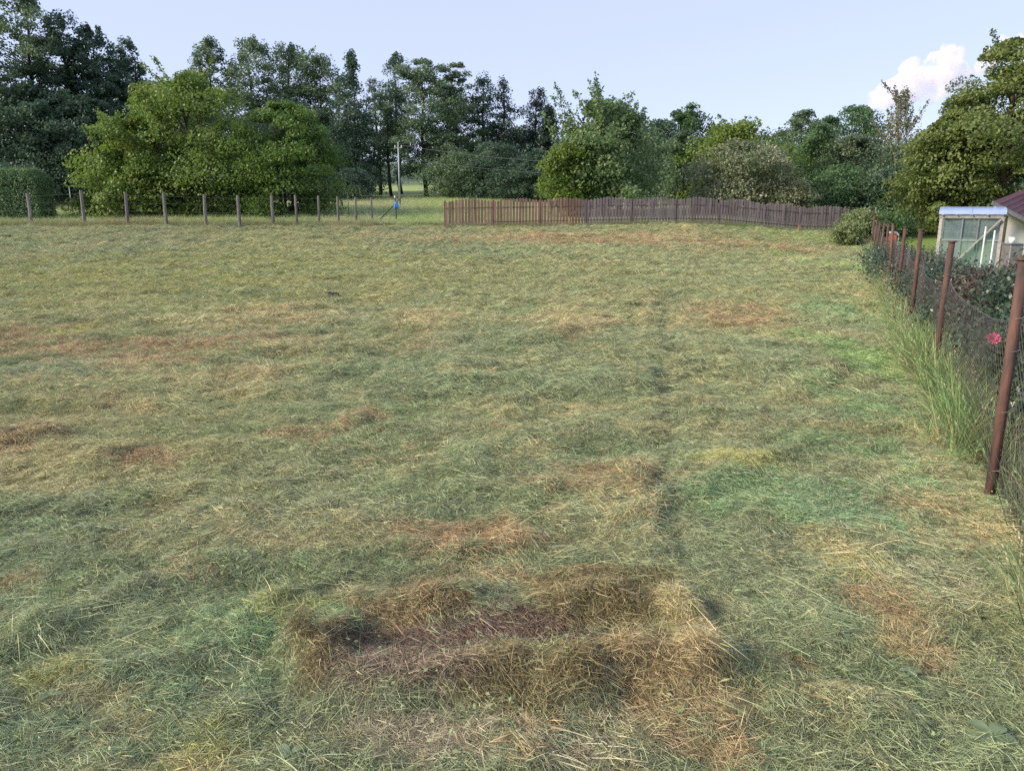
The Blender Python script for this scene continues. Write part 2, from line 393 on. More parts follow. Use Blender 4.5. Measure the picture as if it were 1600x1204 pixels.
M = dict(
    ground=ground_mat(), hay=blade_mat('hay_blades', .45), grass=blade_mat('grass_blades', .3, .4),
    rust=solid('rusty_pipe', (.15, .072, .052), .88, (.045, .035, .034), 22, .8, stretch=(1, 1, .22)),
    wire=solid('dull_wire', (.20, .19, .175), .5, (.11, .09, .08), 30, .1, .4),
    oldwood=solid('weathered_wood', (.25, .235, .22), .85, (.12, .11, .10), 20, .5, stretch=(1, 1, .12)),
    picket_new=solid('stained_picket', (.35, .22, .155), .8, (.21, .125, .09), 14, .3, stretch=(1, 1, .12)),
    picket_old=solid('weathered_picket', (.31, .25, .235), .85, (.17, .132, .125), 14, .4, stretch=(1, 1, .1)),
    rail_new=solid('stained_rail', (.18, .095, .07), .75, (.11, .06, .045), 12, .3), rail_old=solid('weathered_rail', (.12, .085, .085), .85, None, 12, .3),
    greyplank=solid('grey_plank', (.36, .35, .33), .8, (.22, .21, .2), 12, .3),
    bark=solid('dark_bark', (.075, .062, .052), .9, (.03, .026, .022), 7, .8, stretch=(1, 1, .3)),
    barkl=solid('grey_brown_bark', (.20, .15, .12), .9, (.10, .075, .06), 7, .8, stretch=(1, 1, .3)),
    birchbark=solid('pale_bark', (.5, .48, .45), .8, (.1, .09, .09), 5, .3, stretch=(1, 1, 2)),
    metal=solid('grey_metal', (.30, .335, .36), .6, (.21, .24, .26), 4, .05, .5),
    greenpole=solid('green_pole', (.06, .09, .06), .6, None, 6, .1),
    white=solid('white_paint', (.78, .78, .76), .5, (.65, .65, .62), 5, .05),
    wall=solid('cream_render', (.84, .80, .74), .9, (.77, .73, .66), 5, .15),
    roof=solid('dark_red_roof', (.12, .032, .035), .6, (.085, .025, .028), 6, .2),
    zinc=solid('zinc_gutter', (.38, .36, .35), .45, None, 8, .05, .7),
    timber=solid('greenhouse_timber', (.42, .39, .36), .8, (.25, .23, .21), 14, .3),
    brick=solid('red_brick', (.36, .115, .06), .9, (.22, .07, .045), 12, .4),
    plastic=solid('white_plastic_sheet', (.68, .70, .74), .35, (.55, .57, .6), 4, .3),
    blue=solid('blue_plastic_bag', (.05, .22, .62), .4, (.03, .14, .45), 9, .4),
    orange=solid('orange_stake', (.42, .14, .08), .6), pink=solid('pink_petal', (.55, .10, .20), .6, (.36, .03, .09), 10, .1),
    soil=solid('dark_soil', (.045, .033, .026), .95, (.02, .015, .012), 40, .9),
    gravel=solid('pale_gravel', (.50, .46, .40), .95, (.36, .33, .29), 9, .3),
    hill=solid('wooded_hill', (.05, .085, .05), .95, (.03, .055, .035), .02, .4),
    weed=leaf_mat('weed_leaf', (.14, .20, .10), (.24, .31, .18)),
)
LM = dict(
    hornbeam=leaf_mat('hornbeam_leaves', (.072, .15, .036), (.165, .25, .06), transl=.4),
    alder=leaf_mat('alder_leaves', (.068, .125, .066), (.155, .22, .11)),
    deep=leaf_mat('deep_green_leaves', (.046, .088, .06), (.095, .155, .092)),
    fir=leaf_mat('dark_needles', (.016, .034, .026), (.036, .066, .044), transl=.15),
    hazel=leaf_mat('hazel_leaves', (.09, .17, .036), (.21, .28, .066), transl=.4),
    cherry=leaf_mat('cherry_leaves', (.09, .165, .06), (.19, .265, .115)),
    walnut=leaf_mat('walnut_leaves', (.09, .135, .038), (.19, .235, .07)),
    lime=leaf_mat('yellow_green_leaves', (.09, .15, .028), (.17, .235, .045)),
    mid=leaf_mat('mid_green_leaves', (.05, .11, .045), (.11, .19, .075)),
    grey=leaf_mat('grey_green_leaves', (.075, .12, .07), (.15, .20, .11)),
    elder=leaf_mat('blossoming_leaves', (.10, .14, .07), (.20, .235, .125), (.46, .44, .31), acc_at=.62),
    birch=leaf_mat('birch_leaves', (.10, .12, .05), (.20, .20, .09)),
    hedge=leaf_mat('hedge_leaves', (.085, .165, .07), (.16, .26, .11), transl=.25),
    shrub=leaf_mat('shrub_leaves', (.03, .052, .035), (.09, .135, .085), (.32, .34, .33), .2, .3, .965),
    purple=leaf_mat('purple_tinged_leaves', (.06, .055, .04), (.14, .10, .08), (.32, .25, .22), .25),
    rose=leaf_mat('rose_leaves', (.07, .10, .04), (.17, .20, .08), (.36, .16, .07)),
    bramble=leaf_mat('bramble_leaves', (.11, .17, .06), (.27, .31, .15)),
    peony=leaf_mat('peony_leaves', (.035, .09, .03), (.10, .18, .055)),
)

# ------------------------------------------------------------------ ground
def axis(fine, half, g, far):
    a = [0.0]; s = fine
    while a[-1] < far:
        if a[-1] > half: s *= g
        a.append(a[-1] + s)
    return np.array(a)
xp = axis(.055, 3.2, 1.034, 1600); gx = np.concatenate([-xp[:0:-1], xp])
yp = 1.5 + axis(.045, 3.0, 1.024, 1600); yn = np.array([-400, -150, -60, -25, -12, -6, -3, -1.5, -.5, 0.2, .7, 1.1])
gy = np.concatenate([yn, yp])
X, Y = np.meshgrid(gx, gy); x, y = X.ravel(), Y.ravel()
Z = ground_h(x, y)
f = in_field(x, y)[:, None]; u = fence_u(x, y)[:, None]
mead = np.array((.33, .41, .16)) * (.8 + .4 * fbm(x, y, 5, 201)[:, None]); lawn = np.array((.20, .29, .07)) * (.8 + .4 * fbm(x, y, 2, 203)[:, None])
bed = np.array((.10, .085, .05)); verge = np.array((.17, .17, .07))
gard = lawn + (bed - lawn) * sstep(4.5, 2.5, u) * sstep(30, 22, y)[:, None]
gard = gard + (np.array((.09, .12, .05)) - gard) * sstep(37.5, 39, y)[:, None]
other = np.where(u > 0, gard, mead)
d_edge = (y - field_back(x))[:, None]
other = np.where((u < 0) & (d_edge < 2.2), verge, other)
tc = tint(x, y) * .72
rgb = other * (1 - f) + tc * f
nx, ny = len(gx), len(gy)
ii = (np.arange(ny - 1)[:, None] * nx + np.arange(nx - 1)[None]).ravel()
gm = np_mesh('ground', np.stack([x, y, Z], 1), np.stack([ii, ii + 1, ii + nx + 1, ii + nx], 1), {'tint': rgb}, [M['ground']], True)
ground = tag(link('ground', gm), 'mown hay field with rolling meadow and garden ground around it', None, None, 'structure')

# pale track crossing the meadow behind the posts
P = []
for k in range(25):
    xx = -34 + k * 0.95; yy = 45.5 + .3 * math.sin(k * .4); P.append((xx, yy))
V = []; F = []
for k, (xx, yy) in enumerate(P):
    for q in (-.55, 0, .55): V.append((xx, yy + q, gz(xx, yy + q) + .05))
    if k: F += [(3 * k - 3, 3 * k, 3 * k + 1, 3 * k - 2), (3 * k - 2, 3 * k + 1, 3 * k + 2, 3 * k - 1)]
tag(link('path', np_mesh('path', V, [[a, b, c, d] for a, b, c, d in F], None, [M['gravel']])), 'pale narrow track crossing the meadow behind the posts', None, None, 'structure')

# distant wooded ridge
hx = np.linspace(-500, 2200, 110); hy = np.linspace(1000, 2300, 60); HX, HY = np.meshgrid(hx, hy)
prof = np.exp(-((HY - 1600) / 260) ** 2)
HZ = -12 + prof * (95 + 110 * np.exp(-((HX - 1150) / 330) ** 2)) * (.85 + .3 * fbm(HX, HY, 260, 5)) + 6 * fbm(HX, HY, 25, 8)
ii = (np.arange(59)[:, None] * 110 + np.arange(109)[None]).ravel()
tag(link('hill', np_mesh('hill', np.stack([HX.ravel(), HY.ravel(), HZ.ravel()], 1), np.stack([ii, ii + 1, ii + 111, ii + 110], 1), None, [M['hill']], True)),
    'distant wooded ridge showing blue between the trees', None, None, 'structure')

# cumulus cloud far beyond the ridge
def make_cloud(name, label, blobs, Y, seed):
    bm = bmesh.new(); r_ = random.Random(seed)
    ctr = at(*blobs[0][:2], Y)
    for (px, py, rp) in blobs:
        for k in range(7):
            q = 1.0 if k == 0 else r_.uniform(.35, .6)
            ang, rr = r_.uniform(0, 6.28), (0 if k == 0 else r_.uniform(.5, .95) * rp)
            c = at(px + rr * math.cos(ang), py - abs(rr * math.sin(ang)) * (.9 if k % 3 else -.5), Y + r_.uniform(-1, 1) * rp * Y / FPX)
            R = rp * q * Y / FPX
            res = bmesh.ops.create_icosphere(bm, subdivisions=3, radius=R, matrix=Matrix.Translation(Vector(c - ctr)))
    me = bpy.data.meshes.new(name); bm.to_mesh(me); bm.free()
    o = link(name, me, None, ctr)
    rm = o.modifiers.new('union', 'REMESH'); rm.mode = 'VOXEL'; rm.voxel_size = 9
    for s, st in ((70, 30), (30, 22), (14, 9)):
        t = bpy.data.textures.new('cloud_lumps', 'CLOUDS'); t.noise_scale = s; t.noise_depth = 2
        d = o.modifiers.new('lumps', 'DISPLACE'); d.texture = t; d.texture_coords = 'GLOBAL'; d.strength = st; d.mid_level = .5
    m, n, l = new_mat('cloud_vapour')
    pv = n.new('ShaderNodeVolumePrincipled'); pv.inputs['Color'].default_value = (1, .97, .975, 1); pv.inputs['Anisotropy'].default_value = .2
    tc_ = n.new('ShaderNodeTexCoord'); nz_ = n.new('ShaderNodeTexNoise'); nz_.inputs['Scale'].default_value = .022; nz_.inputs['Detail'].default_value = 5
    mr_ = n.new('ShaderNodeMapRange'); mr_.inputs[1].default_value = .43; mr_.inputs[2].default_value = .62; mr_.inputs[3].default_value = 0; mr_.inputs[4].default_value = .04
    l.new(tc_.outputs['Object'], nz_.inputs['Vector']); l.new(nz_.outputs[0], mr_.inputs[0]); l.new(mr_.outputs[0], pv.inputs['Density'])
    oo = n.new('ShaderNodeOutputMaterial'); l.new(pv.outputs[0], oo.inputs['Volume'])
    me.materials.append(m)
    return tag(o, label, 'cloud')
make_cloud('cumulus_cloud', 'white towering cumulus cloud above the birch', [(1428, 132, 27), (1396, 146, 21), (1370, 157, 14), (1474, 106, 24), (1486, 86, 17), (1422, 108, 16), (1460, 134, 24), (1500, 118, 18)], 3200, 3)
make_cloud('cumulus_cloud', 'smaller white cloud peeking out above the broad walnut crown', [(1566, 72, 15), (1584, 70, 15), (1550, 88, 14), (1538, 104, 13), (1600, 84, 20)], 3300, 7)

# ------------------------------------------------------------------ trees
def nrm(v): return v / (np.linalg.norm(v, axis=-1, keepdims=True) + 1e-9)
PROF = dict(
    alder=([0, .12, .3, .5, .7, .88, 1], [.4, .75, .97, 1, .88, .62, .26]),
    cone=([0, .1, .3, .6, .85, 1], [.7, 1, .85, .5, .22, .04]),
    dome=([0, .12, .35, .6, .8, .93, 1], [.6, .88, 1, .95, .74, .46, .12]),
    bush=([0, .15, .35, .6, .8, .93, 1], [.8, .95, 1, .9, .72, .45, .15]),
    slim=([0, .15, .4, .7, .9, 1], [.5, .8, 1, .85, .55, .2]),
)
def make_tree(name, label, cat, px, ptop, hw, Yd, prof='alder', leaf='alder', nc=90, nl=110, ls=.16, cs=.22, flat=.45, cb=.2,
              bark='bark', tr=None, seed=1, depth=1.0, group=None, shoots=0, shoot_len=1.2, hang=0, lean=0, inner=.45, lump=.55, lead=6, stems=1, up=.0, zb=None):
    rg = np.random.default_rng(seed)
    top = at(px, ptop, Yd); zb = gz(top[0], Yd) - .05 if zb is None else zb
    H = top[2] - zb; R = hw * (1.14 if group == G1 else 1.0) * Yd / FPX
    root = thing(name, label, cat, (top[0], Yd, zb), 0, group)
    tp, rp = PROF[prof]
    cand = rg.random(nc * 6); keep = rg.random(nc * 6) < (np.interp(cand, tp, rp) + .12); t = cand[keep][:nc]
    t = np.concatenate([t, 1 - .22 * rg.random(lead) ** 1.5]); n = len(t); th = rg.random(n) * 2 * np.pi
    lumpv = 1 - lump / 2 + lump * noise(np.cos(th) * 1.7 + 10, np.sin(th) * 1.7 + t * 5 + seed * 3.1, 1.0, seed)
    rho = R * np.interp(t, tp, rp) * lumpv * rg.random(n) ** inner
    zc = H * (cb + (1 - cb) * t)
    axis_x = lean * H * (zc / H) ** 1.5
    C = np.stack([axis_x + rho * np.cos(th), rho * np.sin(th) * depth, zc], 1)
    rho = rho * rg.uniform(.82, 1.12, n)
    C[:, 0] = axis_x + rho * np.cos(th); C[:, 1] = rho * np.sin(th) * depth
    csz = R * cs * (.6 + .8 * rg.random(n)) * (.5 + .5 * np.interp(t, tp, rp)) * (1 - .22 * t ** 4)
    fl = (flat + ((1.5 if prof in ('alder', 'cone', 'slim') and Yd < 80 else flat) - flat) * t ** 5)[:, None, None] * np.array((0, 0, 1.0)) + np.array((1, 1, 0))
    # leaves
    off = rg.normal(0, 1, (n, nl, 3)); off /= np.maximum(1, np.linalg.norm(off, axis=2, keepdims=True) / 1.75)
    outv = nrm(np.stack([np.cos(th), np.sin(th) * depth, np.full(n, .25)], 1))
    P = off * csz[:, None, None] * fl
    rad2 = (off[..., 0] ** 2 + off[..., 1] ** 2)
    P[..., 2] -= (.22 - .16 * t ** 3)[:, None] * rad2 * csz[:, None]
    if hang: P[..., 2] -= hang * rg.random((n, nl)) * H * .12
    L = (C[:, None] + P).reshape(-1, 3)
    N = nrm(.5 * rg.normal(0, 1, L.shape) + np.repeat(rg.normal(0, .35, (n, 3)), nl, 0) + np.array((0, 0, .75)) + np.repeat(outv, nl, 0) * .55)
    A = nrm(rg.normal(0, 1, L.shape) + np.repeat(outv, nl, 0) * .8 - np.array((0, 0, .5 + 1.5 * (hang > 0))) + np.array((0, 0, up)))
    clr = np.repeat(rg.random(n), nl); rnd = np.clip(.6 * clr + .4 * rg.random(len(L)), 0, 1)
    sz = ls * (.65 + .7 * rg.random(len(L)))
    parts = [(L, A, N, sz, rnd)]
    B = MB(); tr = tr or max(.05, H * .016)
    # trunk and limbs
    tz = np.linspace(0, H * (cb + (1 - cb) * .9), 9)
    wob = np.cumsum(rg.normal(0, .014 * H, (9, 2)), 0) * .5; wob[0] = 0
    def trunk(z): return np.array((lean * H * (z / H) ** 1.5 + np.interp(z, tz, wob[:, 0]), np.interp(z, tz, wob[:, 1]), z))
    for s in range(stems):
        o = np.zeros(3) if s == 0 else np.array((rg.normal(0, R * .18), rg.normal(0, R * .12), 0))
        T = np.array([trunk(z) + o * (1 + .8 * z / H) for z in tz])
        B.tube(T, tr * (1 if s == 0 else .75) * np.linspace(1.15, .12, 9) ** .9, 7)
    for k in rg.permutation(n)[:min(n, 46)]:
        b = C[k] + np.array((0, 0, -.1 * csz[k])); z0 = max(.06 * H, min(b[2] - .55 * np.hypot(b[0], b[1]), tz[-1] * .97)); a = trunk(z0)
        mid = (a + b) / 2 + np.array((0, 0, .06 * np.linalg.norm(b - a)))
        r0 = tr * .42 * (1 - .7 * z0 / H)
        B.tube([a, mid, b], [r0, r0 * .6, r0 * .15], 4, False)
    # upright shoots that break the outline
    for k in range(shoots):
        tt = .45 + .5 * rg.random(); ph = rg.random() * 6.283; rr = R * np.interp(tt, tp, rp) * (.3 + .6 * rg.random())
        s0 = np.array((rr * math.cos(ph), rr * math.sin(ph), H * (cb + (1 - cb) * tt) * .97)); 
        dv = nrm(np.array((math.cos(ph) * .45, math.sin(ph) * .45, 1.0)) + rg.normal(0, .18, 3)); Ln = shoot_len * (.5 + .8 * rg.random())
        s1 = s0 + dv * Ln + np.array((math.cos(ph), math.sin(ph), -.2)) * Ln * .18
        B.tube([trunk(max(s0[2] * .75, .1)), s0, (s0 + s1) / 2 + dv * .04, s1], [.03, .022, .014, .006], 4, False)
        m_ = int(26 * Ln / max(ls, .08) * .35) + 12
        w = rg.random(m_)[:, None]; L2 = s0 + (s1 - s0) * w + rg.normal(0, .55, (m_, 3)) * ls * (1.35 - .6 * w)
        parts.append((L2, nrm(rg.normal(0, 1, (m_, 3)) + dv * .3 - np.array((0, 0, .35))), nrm(rg.normal(0, 1, (m_, 3)) + np.array((0, 0, .6))), ls * (.7 + .6 * rg.random(m_)), rg.random(m_)))
    Lc, Ac, Nc, Sc, Rc = (np.concatenate(q) for q in zip(*parts))
    V, F, rn = cards(Lc, Ac, Nc, Sc, Sc * .62, Rc)
    B.build('trunk', M[bark], root, smooth=True)
    link('crown', np_mesh('crown', V, F, {'rnd': rn}, [LM[leaf]]), root)
    return root

G1, G2, G3 = 'tall trees of the wood beyond the meadow', 'orchard and garden trees behind the picket fence', 'bushes growing behind the post line'
T = make_tree
tall = dict(group=G1)
# the dark wood
T('alder_tree', 'tallest dark tree of the wood above the clipped hedge, light showing through its crown', 'tree', 20, -25, 62, 52, 'alder', 'alder', 228, 108, 0.164, 0.124, .4, .12, seed=21, **tall)
T('alder_tree', 'dark tree with pointed tip beside the tallest tree of the wood', 'tree', 92, 22, 54, 53, 'alder', 'deep', 228, 108, 0.164, 0.124, .4, .08, seed=22, **tall)
T('alder_tree', 'dark tree with a sloping shoulder standing next to a lone dark tip', 'tree', 138, 44, 44, 54, 'alder', 'deep', 190, 108, 0.164, 0.136, .4, .06, seed=23, **tall)
T('alder_tree', 'dark tree whose rounded tip rises between the wood and the large bright bush', 'tree', 196, 64, 32, 56, 'alder', 'deep', 171, 100, 0.156, 0.149, .4, .08, seed=24, **tall)
T('alder_tree', 'low dark tree filling the wood above the clipped hedge', 'tree', 45, 130, 70, 50, 'dome', 'deep', 190, 108, 0.164, 0.136, .5, .05, seed=25, **tall)
T('alder_tree', 'low dark tree between the clipped hedge and the bright bush', 'tree', 128, 150, 62, 51, 'dome', 'deep', 190, 108, 0.164, 0.136, .5, .02, seed=26, **tall)
T('alder_tree', 'low dark tree hiding the trunks at the very edge of the wood', 'tree', -40, 60, 70, 50, 'dome', 'deep', 171, 100, 0.164, 0.149, .5, .05, seed=27, **tall)
T('alder_tree', 'small airy crown peeping out over the top of the bright bush', 'tree', 326, 64, 36, 66, 'alder', 'alder', 152, 79, 0.164, 0.136, .4, .2, seed=28, **tall)
T('alder_tree', 'broad green crown rising behind the dip between the two bushes', 'tree', 394, 64, 48, 66, 'alder', 'alder', 209, 93, 0.172, 0.136, .4, .2, seed=29, **tall)
T('alder_tree', 'green tree with several small tips above the round bush', 'tree', 448, 72, 44, 68, 'alder', 'alder', 190, 93, 0.172, 0.136, .4, .25, seed=30, shoots=6, shoot_len=1.8, **tall)
T('alder_tree', 'green tree with flat shoulder right beside the dark spire', 'tree', 497, 90, 42, 67, 'alder', 'alder', 190, 86, 0.172, 0.136, .4, .3, seed=31, **tall)
T('spruce_tree', 'dark narrow spire standing beyond the round bush', 'conifer', 547, 84, 40, 62, 'cone', 'deep', 150, 110, .17, .24, .4, .06, seed=32, lump=.4, **tall)
T('alder_tree', 'thin sparse tree with bare trunk seen against the bright gap', 'tree', 588, 122, 24, 66, 'slim', 'deep', 87, 57, 0.139, 0.186, .4, .25, seed=33, lean=-.02, **tall)
T('alder_tree', 'leaning dark stem with thin crown next to the thin metal pole', 'tree', 606, 140, 26, 64, 'slim', 'deep', 83, 50, 0.139, 0.186, .4, .35, seed=34, lean=.03, **tall)
T('alder_tree', 'narrow tree with a pointed tip just over the thin metal pole', 'tree', 620, 86, 26, 68, 'slim', 'deep', 133, 64, 0.148, 0.174, .4, .3, seed=35, **tall)
T('alder_tree', 'broadest full crowned tree in the middle of the wood beside the thin metal pole', 'tree', 662, 92, 64, 64, 'dome', 'alder', 323, 100, 0.156, 0.112, .4, .17, seed=36, **tall)
T('alder_tree', 'full green tree adjoining the broadest crown over the newest part of the pickets', 'tree', 712, 96, 44, 65, 'dome', 'alder', 228, 93, 0.156, 0.124, .4, .08, seed=37, **tall)
T('alder_tree', 'slender dark tree between a full green crown and a see-through one', 'tree', 755, 120, 28, 66, 'slim', 'deep', 152, 72, 0.148, 0.174, .4, .1, seed=38, **tall)
T('larch_tree', 'see-through dark conifer with its straight trunk visible all the way up', 'conifer', 786, 128, 36, 63, 'cone', 'fir', 105, 70, .16, .2, .3, .18, seed=39, tr=.2, lump=.3, **tall)
T('larch_tree', 'thin dark tree with an umbrella top standing clear against the sky', 'conifer', 837, 140, 27, 64, 'alder', 'fir', 117, 54, 0.139, 0.161, .35, .42, seed=40, tr=.17, **tall)
T('spruce_tree', 'dense dark conifer tucked close to the cherry tree', 'conifer', 858, 170, 30, 60, 'cone', 'fir', 120, 110, .16, .26, .45, .04, seed=41, **tall)
T('understorey_tree', 'low dark tree under the see-through conifer behind the pickets', 'tree', 770, 222, 50, 58, 'dome', 'deep', 171, 86, 0.139, 0.149, .5, 0, seed=42, **tall)
T('understorey_tree', 'low dark tree against the cherry in front of the umbrella topped tree', 'tree', 838, 235, 38, 57, 'dome', 'deep', 133, 86, 0.139, 0.161, .5, 0, seed=43, **tall)
T('understorey_tree', 'low leafy tree below the full green crown next to the fence corner', 'tree', 715, 240, 48, 60, 'alder', 'alder', 171, 79, 0.139, 0.149, .5, .02, seed=44, **tall)
T('understorey_tree', 'small dark shrub at the foot of the dark spire', 'tree', 545, 262, 38, 57, 'dome', 'deep', 95, 79, 0.123, 0.174, .5, 0, seed=45, **tall)
T('understorey_tree', 'low dark tree behind the round bush below the green crowns', 'tree', 450, 160, 80, 60, 'dome', 'deep', 171, 93, 0.156, 0.149, .5, .02, seed=46, **tall)
T('understorey_tree', 'low dark tree hidden behind the large bright bush', 'tree', 300, 150, 90, 58, 'dome', 'deep', 171, 93, 0.156, 0.149, .5, .02, seed=47, **tall)
# bushes behind the posts
T('hazel_bush', 'large bright hazel bush, tallest of the two behind the posts', 'bush', 286, 118, 116, 42.5, 'bush', 'hazel', 125, 310, .15, .18, .45, .02, seed=51, inner=.24, group=G3, stems=5, tr=.09, shoots=34, shoot_len=1.3, depth=.8, lump=1.1)
T('hazel_bush', 'low bright hazel branch mass spreading towards the clipped hedge', 'bush', 190, 178, 66, 41.5, 'bush', 'hazel', 75, 260, .155, .22, .45, .04, seed=52, inner=.3, group=G3, stems=4, tr=.06, shoots=20, shoot_len=1.2, lump=.9)
T('hornbeam_bush', 'round dense bush beside the large hazel, clear of the fence strut', 'bush', 438, 163, 80, 42, 'bush', 'hornbeam', 130, 250, .14, .18, .45, .02, seed=53, inner=.3, group=G3, stems=4, tr=.08, shoots=5, shoot_len=.5, depth=.85, lump=.35)
# orchard and garden trees
T('cherry_tree', 'cherry tree with long upright shoots rising over the picket fence', 'tree', 945, 160, 86, 44, 'bush', 'cherry', 190, 110, .18, .15, .6, .12, 'barkl', seed=61, group=G2, shoots=34, shoot_len=1.9, tr=.14, lump=.5)
T('cherry_tree', 'small bright tree clinging to the shaded side of the cherry', 'tree', 888, 222, 40, 42.5, 'bush', 'lime', 70, 110, .16, .24, .6, .1, 'barkl', seed=62, group=G2, tr=.06, shoots=3)
T('garden_tree', 'dark round headed tree just beyond the cherry tree', 'tree', 1078, 166, 46, 60, 'dome', 'mid', 90, 130, .19, .24, .5, .1, seed=63, group=G2, lump=.7)
T('garden_tree', 'dull green tree between the cherry and the yellow green one', 'tree', 1040, 190, 48, 58, 'dome', 'deep', 90, 120, .18, .24, .5, .05, seed=64, group=G2)
T('garden_tree', 'olive tinted tree partly behind the yellow green tree', 'tree', 1072, 205, 38, 53, 'dome', 'alder', 80, 120, .17, .24, .5, .03, seed=65, group=G2)
T('garden_tree', 'yellow green tree with spiky top behind the blossoming elder', 'tree', 1152, 190, 70, 50, 'bush', 'lime', 90, 170, .17, .22, .5, .05, lump=.9, inner=.32, seed=66, group=G2, shoots=12, shoot_len=1.1)
T('elder_tree', 'elder in cream blossom with a crooked pale trunk', 'tree', 1160, 222, 78, 45, 'bush', 'elder', 110, 190, .14, .2, .5, .14, 'barkl', seed=67, group=G2, tr=.13, lean=.02, lump=1.0, inner=.32)
T('elder_tree', 'small blossoming elder low down at the thin end of the pickets', 'tree', 1240, 278, 36, 43.5, 'bush', 'elder', 70, 110, .12, .25, .55, .02, 'barkl', seed=68, group=G2, tr=.05)
T('garden_tree', 'distant dark tree with ragged top over the blossoming elder', 'tree', 1256, 174, 42, 76, 'dome', 'alder', 80, 110, .22, .24, .5, .05, seed=69, group=G2, lump=.8)
T('garden_tree', 'distant dark dome shaped tree under the cloud', 'tree', 1340, 168, 56, 78, 'dome', 'mid', 110, 130, .22, .2, .5, .05, seed=70, group=G2)
T('garden_tree', 'distant dark tree half hidden behind the twiggy birch', 'tree', 1300, 182, 36, 77, 'dome', 'mid', 70, 110, .22, .26, .5, .05, seed=71, group=G2)
T('garden_tree', 'fresh mid green tree with a rounded cone top beside the elder', 'tree', 1288, 198, 46, 52, 'bush', 'mid', 80, 170, .15, .23, .5, .02, lump=.8, inner=.32, seed=72, group=G2)
T('willow_tree', 'grey green willow mound between the fresh green tree and the birch', 'tree', 1340, 212, 62, 50, 'bush', 'grey', 100, 170, .15, .21, .5, .02, lump=.9, inner=.32, seed=73, group=G2)
T('willow_tree', 'low dark green shrub at the foot of the willow', 'tree', 1320, 262, 70, 47, 'bush', 'mid', 120, 120, .14, .2, .5, 0, seed=74, group=G2)
T('birch_tree', 'wispy drooping birch standing in front of the cloud', 'tree', 1414, 138, 32, 52, 'slim', 'birch', 60, 46, .13, .2, .8, .2, 'birchbark', seed=75, group=G2, hang=1.1, shoots=16, shoot_len=1.4, tr=.09)
T('garden_tree', 'pale drooping tree below the birch twigs', 'tree', 1412, 225, 42, 48, 'bush', 'grey', 90, 110, .14, .24, .8, .02, seed=76, group=G2, hang=.5)
T('garden_tree', 'dark shrub between the birch and the walnut', 'tree', 1398, 262, 44, 45, 'bush', 'deep', 80, 110, .14, .24, .5, 0, seed=77, group=G2)
T('walnut_tree', 'huge spreading walnut towering over the greenhouse and the red roof', 'tree', 1600, 62, 118, 38, 'bush', 'walnut', 200, 300, .15, .16, .42, .1, 'barkl', seed=78, group=G2, tr=.28, lump=.8, inner=.3, shoots=10, shoot_len=1.0)
T('walnut_tree', 'lower limb mass of walnut leaves reaching towards the birch', 'tree', 1494, 178, 66, 38.5, 'bush', 'walnut', 120, 260, .145, .2, .42, .06, 'barkl', seed=79, group=G2, tr=.13, lump=.6, shoots=8, shoot_len=1.3)
T('sapling', 'young sapling at the lawn edge beside the greenhouse', 'tree', 1456, 300, 13, 38.2, 'dome', 'walnut', 22, 60, .12, .4, .6, .35, 'barkl', seed=80, tr=.03)
# backdrop of distant wood
for i, (px, pt, hw, lab) in enumerate([(60, 150, 130, 'far dark trees closing the view behind the clipped hedge'), (230, 130, 110, 'far dark trees closing the view behind the bright bush'), (500, 190, 110, 'far tree mass glimpsed behind the dark spire'), (800, 205, 90, 'far tree mass glimpsed behind the conifers'),
        (960, 215, 110, 'far tree mass behind the cherry tree'), (1180, 215, 120, 'far tree mass behind the yellow green tree'), (1480, 215, 90, 'far tree mass behind the walnut')]):
    T('distant_tree', lab, 'tree', px, pt, hw, 92, 'dome', 'deep', 130, 110, .32, .2, .5, 0, seed=90 + i, group=G1)

# clipped hedge
def make_hedge(x0, x1, y0, y1, h, label):
    rg = np.random.default_rng(5); zb = gz((x0 + x1) / 2, y0) - .1
    root = thing('clipped_hedge', label, 'hedge', ((x0 + x1) / 2, (y0 + y1) / 2, zb))
    lx, ly = (x1 - x0), (y1 - y0); n = 30000
    fsel = rg.random(n); P = np.stack([(rg.random(n) - .5) * lx, (rg.random(n) - .5) * ly, rg.random(n) * h], 1)
    top = fsel < .3; frt = (fsel >= .3) & (fsel < .68); sd_ = fsel >= .68
    P[top, 2] = h; P[frt, 1] = -ly / 2; P[sd_, 0] = np.where(rg.random(sd_.sum()) < .7, 1, -1) * lx / 2
    # round the upper edges
    ex = np.clip((np.abs(P[:, 0]) - lx / 2 + .5) / .5, 0, 1); P[:, 2] -= np.where(P[:, 2] > h - .5, .35 * ex ** 2.5, 0)
    ey = np.clip((np.abs(P[:, 1]) - ly / 2 + .35) / .35, 0, 1); P[:, 2] -= np.where(P[:, 2] > h - .35, .2 * ey ** 2.5, 0)
    N = np.where(top[:, None], (0, 0, 1.), np.where(frt[:, None], (0, -1., 0), np.stack([np.sign(P[:, 0]), 0 * P[:, 0], 0 * P[:, 0]], 1)))
    P += N * (rg.normal(0, .035, n) + .10 * (fbm(P[:, 0] + P[:, 1], P[:, 2], .6, 7) - .5))[:, None] - N * .12 * (rg.random(n) < .4)[:, None]
    V, F, rn = cards(P, nrm(rg.normal(0, 1, P.shape)), nrm(N + rg.normal(0, .6, P.shape)), .085 * (.7 + .6 * rg.random(n)), .05, np.clip(.5 * fbm(P[:, 0], P[:, 2], .3, 3) + .5 * rg.random(n), 0, 1))
    link('foliage', np_mesh('foliage', V, F, {'rnd': rn}, [LM['hedge']]), root)
    MB().box((0, 0, h / 2 - .1), (lx - .5, ly - .5, h - .4)).build('stems', M['bark'], root)  # stems part is one solid dark box, added to block light through the leaves
    return root
hy_ = 39.0; hr = at(56, 300, hy_); htop = at(40, 264, hy_)
